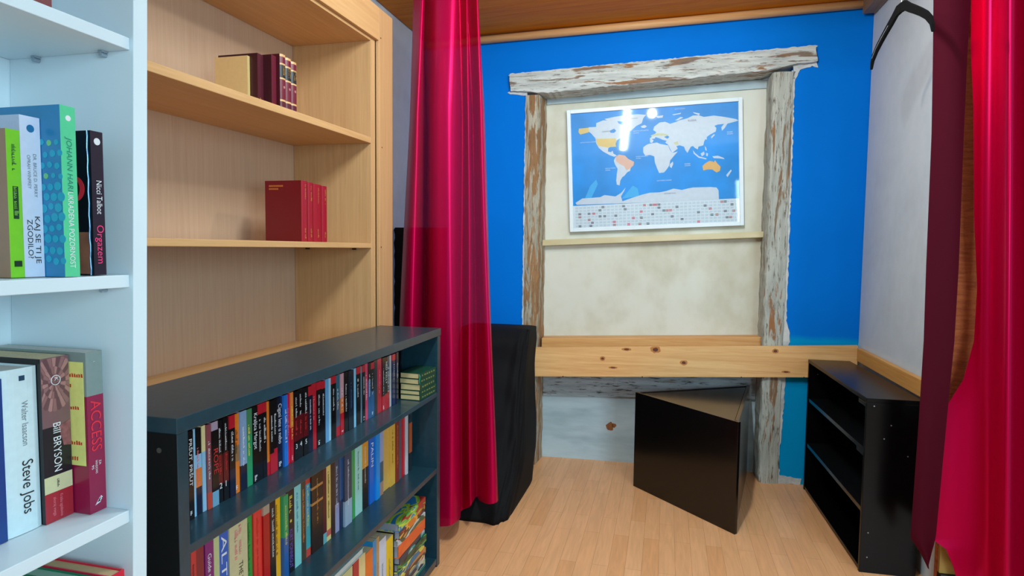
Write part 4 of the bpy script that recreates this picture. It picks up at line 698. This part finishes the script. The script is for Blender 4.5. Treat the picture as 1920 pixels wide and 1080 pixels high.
# leaning case and five little green books at the right end of the top shelf
ln = volume('dvd_case', .014, .19, .14, [(1, (10, 16, 24))], 'dark DVD case leaning in the corner above the small green books', 'DVD case', (-1.065, 2.345, ZA+.0030), GD, parts=('sleeve', 'case_body'), pages=CASEB, gloss=.25, coat=.4, lean=-.16)
ln2 = volume('dvd_case', .012, .19, .14, [(1, (40, 96, 128))], 'blue-grey DVD case leaning just left of the small green books', 'DVD case', (-1.075, 2.290, ZA+.0022), GD, parts=('sleeve', 'case_body'), pages=CASEB, gloss=.25, coat=.4, lean=-.12)
GS = 'small green books stacked on the top teal shelf'
zz = ZA+.0012; names = ['bottom', 'second from bottom', 'middle', 'second from top', 'top']
for k in range(5):
    t = (.0215, .018, .0255, .022, .0225)[k]; L_ = .158; D = .088
    # lying flat, spine to the far right: page edges face the camera
    r = empty('small_book', 'small green book with cream page edges, %s of the stack of five' % names[k], 'book', (-1.000+R.uniform(-.003, .003), 2.314+R.uniform(-.002, .002), zz), -.05+R.uniform(-.02, .02), GS)
    G = plain((16, 62, 44), .5, .4, .1, 0, .1, 200, .2); bm = bmesh.new()
    bx(bm, -D/2, D/2, 0, L_, 0, .0018); bx(bm, -D/2, D/2, 0, L_, t-.0018, t-.0002); bx(bm, D/2-.0018, D/2, 0, L_, .0019, t-.0019); link('cover', bm, G, r)
    box('pages', -D/2+.002, D/2-.002, .001, L_-.002, .0019, t-.0019, plain((206, 184, 134), .85, .1, bscale=300), r, 0)
    scribble(r, INKS['g'], 0, 0, 0, -.001, .006)
    bm = bmesh.new()
    for j in range(6): bx(bm, D/2+.0001, D/2+.0005, .02+j*.022, .02+j*.022+R.uniform(.008, .016), t*.35, t*.62)
    link('spine_gilding', bm, plain((130, 140, 80), .4, .5, 0, .3), r)
    zz += t+.0003
bm = bmesh.new(); tube(bm, [(-.962, 2.315, zz-.001), (-.956, 2.311, zz-.012), (-.958, 2.309, zz-.03), (-.955, 2.309, zz-.044)], [.0015, .003, .003, .0015], 6)
tag(link('ribbon', bm, plain((10, 120, 100), .5)), 'teal ribbon marker hanging from the top small green book', 'ribbon')

# bottom shelf of the low bookcase
G3 = 'books on the bottom shelf of the dark teal bookcase'
ROW3 = [([(1, (214, 200, 150))], .305, 'cream paperback at the left of the visible bottom teal shelf'), ([(1, (196, 196, 140))], .305, 'pale olive paperback under the long flat white book'), ([(1, (176, 26, 40))], .308, 'red book under the right end of the flat white book'), ([(1, (220, 200, 140))], .307, 'cream book between the red and the orange spine'), ([(1, (222, 106, 24))], .298, 'orange book left of the blue one'), ([(1, (20, 140, 200))], .316, 'bright blue book right of the orange one'), ([(1, (190, 140, 70))], .316, 'narrow tan book right of the bright blue one'), ([(1, (196, 204, 222))], .292, 'pale lilac white book left of the yellow one'), ([(1, (232, 190, 10))], .268, 'yellow book beside the stack of picture books'), ([(1, (12, 14, 16))], .272, 'thin black book standing against the picture book stack')]
for (y0, y1), (bands, h, label) in zip(Y3, ROW3):
    w = y1-y0-.0008; b = volume('book', w, h, .17, bands, label, 'book', (-.985, y0+.0004, ZC), G3, gloss=.35, coat=.2)
    scribble(b, INKS['gr'], .0006, w/2, h*.7, h*.3, min(w*.3, .012))
fb = empty('book', 'long white book lying flat on top of the bottom-shelf books', 'book', (-1.09, 1.60, ZC+.3085), 0, G3)
bm = bmesh.new(); bx(bm, -.10, .105, 0, .285, 0, .0025); bx(bm, -.10, .105, 0, .285, .0195, .022); bx(bm, -.10, -.097, 0, .285, .0026, .0194); link('cover', bm, plain((180, 200, 196), .4), fb)
box('pages', -.096, .102, .003, .282, .0026, .0194, PAGEW, fb, 0)
GP = 'picture books stacked flat at the right end of the bottom teal shelf'
def picture_cover(name, cs, sc):
    mt, nt, b = nodemat(name); N = nt.nodes; L = nt.links
    tc = N.new('ShaderNodeTexCoord'); v = N.new('ShaderNodeTexNoise'); v.inputs['Scale'].default_value = sc; v.inputs['Detail'].default_value = 2.5; v.inputs['Distortion'].default_value = .8; mp = N.new('ShaderNodeMapping'); mp.inputs['Scale'].default_value = (1.8, .55, 1.8); mp.inputs['Location'].default_value = (len(name)*.37+sc, ord(name[-1])*.71, 0); L.new(tc.outputs['Object'], mp.inputs['Vector']); L.new(mp.outputs[0], v.inputs['Vector'])
    rp = N.new('ShaderNodeValToRGB'); rp.color_ramp.interpolation = 'CONSTANT'; e = rp.color_ramp.elements; e[0].position = 0; e[0].color = lin(cs[0]); e[1].position = .44; e[1].color = lin(cs[1])
    for p, c in zip((.52, .60, .66), cs[2:]): x = rp.color_ramp.elements.new(p); x.color = lin(c)
    L.new(v.outputs['Fac'], rp.inputs['Fac']); L.new(rp.outputs['Color'], b.inputs['Base Color']); b.inputs['Roughness'].default_value = .3; return mt
STK = [(.030, [(40, 70, 60), (60, 130, 110), (200, 190, 150), (40, 60, 90)], 'lowest picture book of the stack, dark green and cream', 0),
 (.026, [(60, 60, 70), (90, 150, 170), (210, 200, 180), (150, 60, 50)], 'second lowest picture book of the stack, grey and turquoise', .01),
 (.028, [(200, 90, 40), (190, 130, 80), (90, 60, 50), (220, 190, 110)], 'rust orange picture book low in the stack', -.02),
 (.027, [(30, 110, 150), (220, 210, 90), (30, 90, 120), (230, 220, 140)], 'blue and lemon picture book in the lower half of the stack', .02),
 (.030, [(24, 40, 34), (30, 80, 50), (90, 150, 60), (20, 30, 40)], 'dark jungle green picture book in the middle of the stack', -.04),
 (.026, [(24, 50, 70), (60, 160, 160), (190, 190, 200), (30, 40, 60)], 'navy and turquoise picture book right under the big orange one', .03),
 (.048, [(226, 92, 40), (232, 104, 44), (226, 96, 40), (180, 60, 30)], 'thick bright orange book in the upper half of the stack', 0),
 (.024, [(150, 160, 170), (190, 196, 200), (60, 90, 60), (210, 160, 80)], 'grey picture book resting on the thick orange one', -.02),
 (.030, [(220, 120, 40), (230, 170, 60), (90, 50, 40), (210, 70, 50)], 'orange and yellow picture book second from the top of the stack', .03),
 (.032, [(50, 130, 190), (190, 210, 60), (110, 180, 80), (170, 50, 40)], 'topmost picture book of the stack, lime green and blue', 0)]
zz = ZC+.0006
for k, (t, cs, label, dz) in enumerate(STK):
    r = empty('picture_book', label, 'book', (-1.045, 2.265+R.uniform(-.006, .006), zz), dz*.8+.01, GP); a, l = .155, .275
    pc = picture_cover('picture_cover_%d' % k, cs, 11); bm = bmesh.new(); bx(bm, -a/2, a/2, -l/2, l/2, 0, .002); bx(bm, -a/2, a/2, -l/2, l/2, t-.0021, t-.0003); bx(bm, a/2-.002, a/2, -l/2, l/2, .0021, t-.0022); link('cover', bm, pc, r)
    box('pages', -a/2+.003, a/2-.0025, -l/2+.003, l/2-.003, .0021, t-.0022, plain((150, 154, 166), .85, .1, bscale=300), r, 0)
    zz += t+.0002

# wooden bookcase: bound set and red encyclopedia volumes
GL = 'gold-banded burgundy volumes on the upper beech shelf'
LE = (104, 14, 34); GB = (206, 160, 104); LBK = (18, 22, 22)
by = [(1.869, 1.8995), (1.8998, 1.9325), (1.9328, 1.964)]; yr = by[0][0]
for k, (y0, y1) in enumerate(by):
    w = y1-y0-.0006
    b = volume('bound_volume', w, .181-.004*k, .15, [(.045, GB), (.12, LE), (.03, GB), (.235, LBK), (.03, GB), (.37, LE), (.035, GB), (.135, (84, 12, 30))], ('burgundy leather volume with gold bands, left of the matching three', 'burgundy leather volume with gold bands, middle of the matching three', 'burgundy leather volume with gold bands, right of the matching three')[k], 'book', (-1.273, y0, z_s2(y0)+.0005), GL, hard=True, cover=(70, 8, 22), round_=.006, gloss=.35, coat=.2)
    for q in (.25, .72): scribble(b, INKS['g'], .0012, w*(.36+.28*(q > .5)), .181*.80, .181*.60, w*.22)
    bm = bmesh.new(); prism(bm, [(w/2+.0045*math.cos(t), .181*.40+.0045*math.sin(t)) for t in (j*math.pi/5 for j in range(10))], -.0002, .0008, 'x'); link('emblem', bm, plain((190, 130, 130), .4, .5, 0, .3), b)
yy = 1.8685
for (w, h, x, c, d, label, name) in ((.026, .172, -1.292, (96, 18, 36), .15, 'plain burgundy book just left of the gold-banded set', 'book'), (.030, .170, -1.323, (78, 22, 34), .15, 'dark burgundy book with small gold print, right of the beige book', 'book'), (.012, .160, -1.352, (206, 176, 116), .125, 'thin beige hardback at the left of the upper beech shelf books', 'book')):
    yy -= w+.0004; b = volume(name, w, h, d, [(1, c)], label, 'book', (x, yy, z_s2(yy)+.0005), 'single books on the upper beech shelf', hard=True, gloss=.35, coat=.15, cover=(60, 12, 22) if c[0] < 100 else (232, 188, 126))
    if w == .030: scribble(b, INKS['g'], .0006, w*.5, h*.16, h*.03, .010)
GE = 'red encyclopedia volumes on the lower beech shelf'
for k, (y0, y1) in enumerate(((2.026, 2.066), (2.0675, 2.102), (2.1035, 2.162), (2.1635, 2.203))):
    w = y1-y0-.0006; h = .223-.002*k
    b = volume('encyclopedia_volume', w, h, .155, [(1, (150, 6, 30))], ('leftmost red encyclopedia volume, its gold-lettered front cover facing out', 'thin red encyclopedia volume, second from left on the lower beech shelf', 'thickest red encyclopedia volume, third from left on the lower beech shelf', 'rightmost red encyclopedia volume on the lower beech shelf')[k], 'book', (-1.30, y0, Z3+.0005), GE, cover=(112, 2, 16), hard=True, round_=.004, gloss=.4, coat=.2)
    scribble(b, INKS['g'], .0008, w*.5, h*.22, h*.05, min(.010, w*.3)); scribble(b, INKS['g'], .0008, w*.55, h*.94, h*.66, min(.008, w*.25))
    if k == 0:
        bm = bmesh.new()
        for r_, n in ((0, 15), (1, 10)):
            for j in range(n):
                x = -.138+j*.0040; z = h*.90-r_*.011; q = [bm.verts.new(p) for p in ((x, -.0004, z), (x+R.uniform(.0022, .0034), -.0004, z), (x+.003, -.0004, z+.006), (x, -.0004, z+.006))]; bm.faces.new(q)
        link('cover_lettering', bm, plain((200, 110, 50), .4), b)

# ------------------------------------------------------------------ books in the white unit
def book(*a, **k): return volume('book', *a, **k)
GW = 'books on the middle white shelf'; ZW = 1.3505
b = book(.0195, .208, .15, [(1, (122, 204, 44))], 'lime green paperback with brown cover at the left of the middle white shelf', 'book', (-.894, .6728, ZW), GW, cover=(150, 112, 80))
w, h = .0195, .208; scribble(b, INKS['gn'], .0006, w*.52, h*.90, h*.72, .006)
box('title_block', .0001, .0006, w*.36, w*.74, h*.40, h*.62, plain((20, 60, 30), .5), b, 0); scribble(b, plain((130, 200, 70), .5), .0010, w*.55, h*.615, h*.41, .006)
box('publisher_mark', .0001, .0007, w*.28, w*.82, h*.075, h*.115, plain((20, 50, 26), .5), b, 0)
box('cover_sticker', -.075, -.028, -.0008, -.0002, h*.50, h*.86, WHITE, b, 0)
b = book(.0295, .231, .16, [(1, (206, 216, 236))], 'white paperback reading KAJ SE TI JE ZGODILO on the middle white shelf', 'book', (-.8942, .6927, ZW), GW, cover=(176, 190, 214)); w, h = .0295, .231
writing('DR. BRUCE D. PERRY', b, INKS['gr'], (.0006, w*.60, h*.77), DOWN, RIGHT_, length=.062, height=.0048); writing('OPRAH WINFREY', b, INKS['gr'], (.0006, w*.30, h*.76), DOWN, RIGHT_, length=.048, height=.0048)
writing('KAJ SE TI JE', b, INKS['k'], (.0006, w*.58, h*.38), DOWN, RIGHT_, length=.068, height=.0075); writing('ZGODILO?', b, INKS['k'], (.0006, w*.20, h*.36), DOWN, RIGHT_, length=.056, height=.0075)
def disc(parent, x, y, z, r, mat, name='emblem', n=14):
    bm = bmesh.new(); prism(bm, [(y+r*math.cos(2*math.pi*k/n), z+r*math.sin(2*math.pi*k/n)) for k in range(n)], x, x+.0005, 'x'); return link(name, bm, mat, parent)
disc(b, .0001, w*.52, h*.925, .0055, plain((30, 110, 160), .5))
b = book(.0240, .250, .17, [(1, (84, 204, 150))], 'tall green and blue dotted paperback, tallest on the middle white shelf', 'book', (-.8575, .7230, ZW), GW, cover=(12, 124, 178)); w, h = .0240, .250
writing('JOHANN HARI', b, plain((30, 130, 110), .5), (.0006, w*.36, h*.82), DOWN, RIGHT_, length=.078, height=.0085, shear=.15); writing('UKRADENA POZORNOST', b, INKS['w'], (.0006, w*.34, h*.50), DOWN, RIGHT_, length=.112, height=.0085)
disc(b, .0001, w*.52, h*.93, .0042, INKS['w'])
bm = bmesh.new()
for j in range(12):
    for i in range(5):
        z = h*(.78-.062*j)+R.uniform(-.002, .002); x = -.008-.0135*i+(.006 if j % 2 else 0); r_ = .0048+.0012*(j > 3)+R.uniform(-.0012, .0008)
        prism(bm, [(x+r_*math.cos(k*math.pi/6), z+r_*math.sin(k*math.pi/6)) for k in range(12)], -.0005, -.0001, 'y', 1 if R.random() < .12 else 0)
link('cover_dots', bm, [plain((20, 164, 196), .4), plain((110, 196, 130), .4)], b)
b = book(.0215, .224, .145, [(1, (34, 32, 46))], 'black paperback reading Orgazem in pink, rightmost on the middle white shelf', 'book', (-.868, .7805, ZW), GW, cover=(16, 22, 26)); w, h = .0215, .224
writing('Nicci Talbot', b, INKS['w'], (.0006, w*.36, h*.66), DOWN, RIGHT_, length=.052, height=.0095); writing('Orgazem', b, plain((236, 60, 120), .5), (.0006, w*.30, h*.35), DOWN, RIGHT_, length=.060, height=.012)
disc(b, .0001, w*.52, h*.93, .0055, INKS['w'])
bm = bmesh.new(); tube(bm, [(-.006+.0006*math.sin(k*1.7), -.0004, h*k/24) for k in range(25)], .0011, 6); link('foil_line', bm, plain((130, 180, 220), .25, .6, 0, .5), b)
bm = bmesh.new(); prism(bm, [(-.034+.020*math.cos(t), h*.60+.020*math.sin(t)) for t in (-1.3+k*.26 for k in range(11))]+[(-.036+.013*math.cos(t), h*.60+.016*math.sin(t)) for t in (1.3-k*.26 for k in range(11))], -.0006, -.0001, 'y'); link('cover_motif', bm, plain((220, 50, 60), .4), b)
box('cover_figure', -.05, -.008, -.0006, -.0001, .002, h*.30, plain((150, 96, 70), .5, var=.3, bscale=25), b, 0)

GX = 'books on the lower white shelf'; ZX = .9591
b = book(.050, .243, .17, [(1, (16, 60, 130))], 'dark blue book cut off by the left edge of the photo', 'book', (-.935, .6340, ZX), GX, hard=True)
b = book(.0525, .253, .165, [(1, (206, 228, 234))], 'thick white book with grey and black lettering on the lower white shelf', 'book', (-.937, .6860, ZX), GX, hard=True, pages=PAGEW, round_=.003); w, h = .0525, .253
writing('Walter Isaacson', b, INKS['gr'], (.0007, w*.50, h*.80), DOWN, RIGHT_, length=.068, height=.0095); writing('Steve Jobs', b, INKS['k'], (.0007, w*.46, h*.44), DOWN, RIGHT_, length=.082, height=.0165)
box('publisher_mark', -.0002, .0006, w*.46, w*.62, h*.925, h*.955, plain((20, 60, 90), .5), b, 0)
b = book(.0465, .262, .17, [(.42, (120, 88, 92)), (.30, (26, 26, 34)), (.10, (206, 204, 160)), (.18, (166, 36, 50))], 'thick black book with a fossil photo and red foot on its spine', 'book', (-.932, .7395, ZX), GX, cover=(18, 16, 20), pages=PAGE); w, h = .0465, .262
writing('Bill BRYSON', b, INKS['w'], (.0006, w*.36, h*.60), DOWN, RIGHT_, length=.078, height=.0125); scribble(b, INKS['k'], .0006, w*.5, h*.255, h*.20, .006)
writing('Kratka zgodovina', b, INKS['p'], (.0006, w*.52, h*.155), DOWN, RIGHT_, length=.036, height=.005); writing('skoraj vsega', b, INKS['p'], (.0006, w*.28, h*.15), DOWN, RIGHT_, length=.030, height=.005)
def fossil(parent):
    bm = bmesh.new(); cy, cz = w*.46, h*.845
    def ring(r0, r1, n, k0):
        for k in range(n):
            a, a2 = 2*math.pi*k/n, 2*math.pi*(k+.86)/n; q = []
            for rr, aa in ((r0, a), (r1, a), (r1*1.04, (a+a2)/2), (r1, a2), (r0, a2)):
                q.append((min(max(cy+rr*math.cos(aa), .0006), w-.0006), min(cz+rr*1.35*math.sin(aa), h-.001)))
            if max(y for y, z in q)-min(y for y, z in q) < .0008: continue
            f = bm.faces.new([bm.verts.new((.0003+k0*.0001, y, z)) for y, z in q]); f.material_index = (k*2+k0) % 3
    ring(.019, .033, 26, 0); ring(.0105, .0185, 20, 1); ring(.004, .010, 14, 2)
    return link('fossil_picture', bm, [plain((168, 122, 118), .5), plain((104, 70, 74), .5), plain((142, 100, 100), .5)], parent)
fossil(b)
bm = bmesh.new(); ring = [(w*.5+.0075*math.cos(t), h*.86+.0075*math.sin(t)) for t in (k*math.pi/10 for k in range(20))]
tube(bm, [(.0011, y, z) for y, z in ring+ring[:1]], .0006, 5); link('publisher_ring', bm, INKS['w'], b); writing('K', b, INKS['w'], (.0011, w*.46, h*.86+.004), DOWN, RIGHT_, height=.006)
bm = bmesh.new(); prism(bm, [(w*.98, h*.60), (w*.98, h*.44), (w*.72, h*.45), (w*.62, h*.52), (w*.55, h*.575)], .0001, .0005, 'x'); link('fossil_edge', bm, plain((140, 84, 88), .5, var=.3, bscale=120), b)
b = book(.0300, .266, .20, [(.27, (128, 144, 140)), (.73, (146, 16, 64))], 'crimson and grey book with big red capitals, rightmost on the lower white shelf', 'book', (-.900, .7880, ZX), GX, pages=PAGEW, cover=None); w, h = .0300, .266
writing('ACCESS', b, plain((236, 40, 60), .45), (.0006, w*.20, h*.70), DOWN, RIGHT_, length=.084, height=.0185); writing('ZA', b, INKS['w'], (.0006, w*.60, h*.32), DOWN, RIGHT_, length=.008, height=.004); writing('WINDOWS', b, INKS['w'], (.0006, w*.38, h*.325), DOWN, RIGHT_, length=.022, height=.004); writing('95', b, INKS['w'], (.0006, w*.16, h*.30), DOWN, RIGHT_, length=.007, height=.004)
scribble(b, INKS['w'], .0006, w*.5, h*.94, h*.93, .003)
bm = bmesh.new()
for k in range(4): prism(bm, [(w*(.30+.08*k), h*(.045+.012*k)), (w*(.62+.05*k), h*(.055+.008*k)), (w*(.56+.04*k), h*(.075+.006*k))], .0001, .0006, 'x')
link('publisher_mark', bm, INKS['w'], b)
# the sticky note is stuck to the cover of ACCESS: a thing of its own
nt_ = empty('sticky_note', 'yellow note with red handwriting stuck on the side of the crimson book', 'note', (-.932, .7873, 1.040))
box('paper', -.040, .0275, -.0002, .0002, 0, .170, plain((232, 228, 130), .7), nt_, 0)
bm = bmesh.new()
for z, n in ((.145, 9), (.128, 4), (.106, 3), (.092, 7), (.062, 2), (.034, 8), (.008, 6)):
    for j in range(n):
        x = -.014+j*.0046; q = [bm.verts.new(p) for p in ((x, -.0004, z), (x+R.uniform(.0025, .004), -.0004, z), (x+.003, -.0004, z+R.uniform(.004, .007)), (x, -.0004, z+R.uniform(.004, .007)))]; bm.faces.new(q)
link('handwriting', bm, plain((206, 60, 30), .6), nt_)
# a pair of reddish books just showing on the shelf above
for y0, w, c, label in ((.668, .030, (112, 60, 58), 'brownish red book on the upper white shelf, the left of two'), (.699, .030, (126, 64, 66), 'brownish red book on the upper white shelf, the right of two')):
    b = book(w, .22, .16, [(1, c)], label, 'book', (-.872, y0, 1.7355), 'books on the upper white shelf'); scribble(b, INKS['p'], .0006, w*.5, .05, .008, .008)
# folders on the lowest white shelf
GF = 'coloured hardbacks on the lowest white shelf'
for y0, w, h, x, c, pg, label in ((.7790, .026, .295, -.854, (210, 20, 60), (206, 176, 130), 'red hardback on the lowest white shelf against the right panel'), (.7520, .026, .293, -.858, (10, 120, 84), (150, 190, 170), 'green hardback on the lowest white shelf left of the red one'), (.7240, .027, .288, -.866, (60, 30, 24), (150, 120, 90), 'brown hardback on the lowest white shelf left of the green one')):
    b = book(w, h, .21, [(1, c)], label, 'book', (x, y0, .5705), GF, hard=True, pages=plain(pg, .8))
bpy.context.view_layer.update()
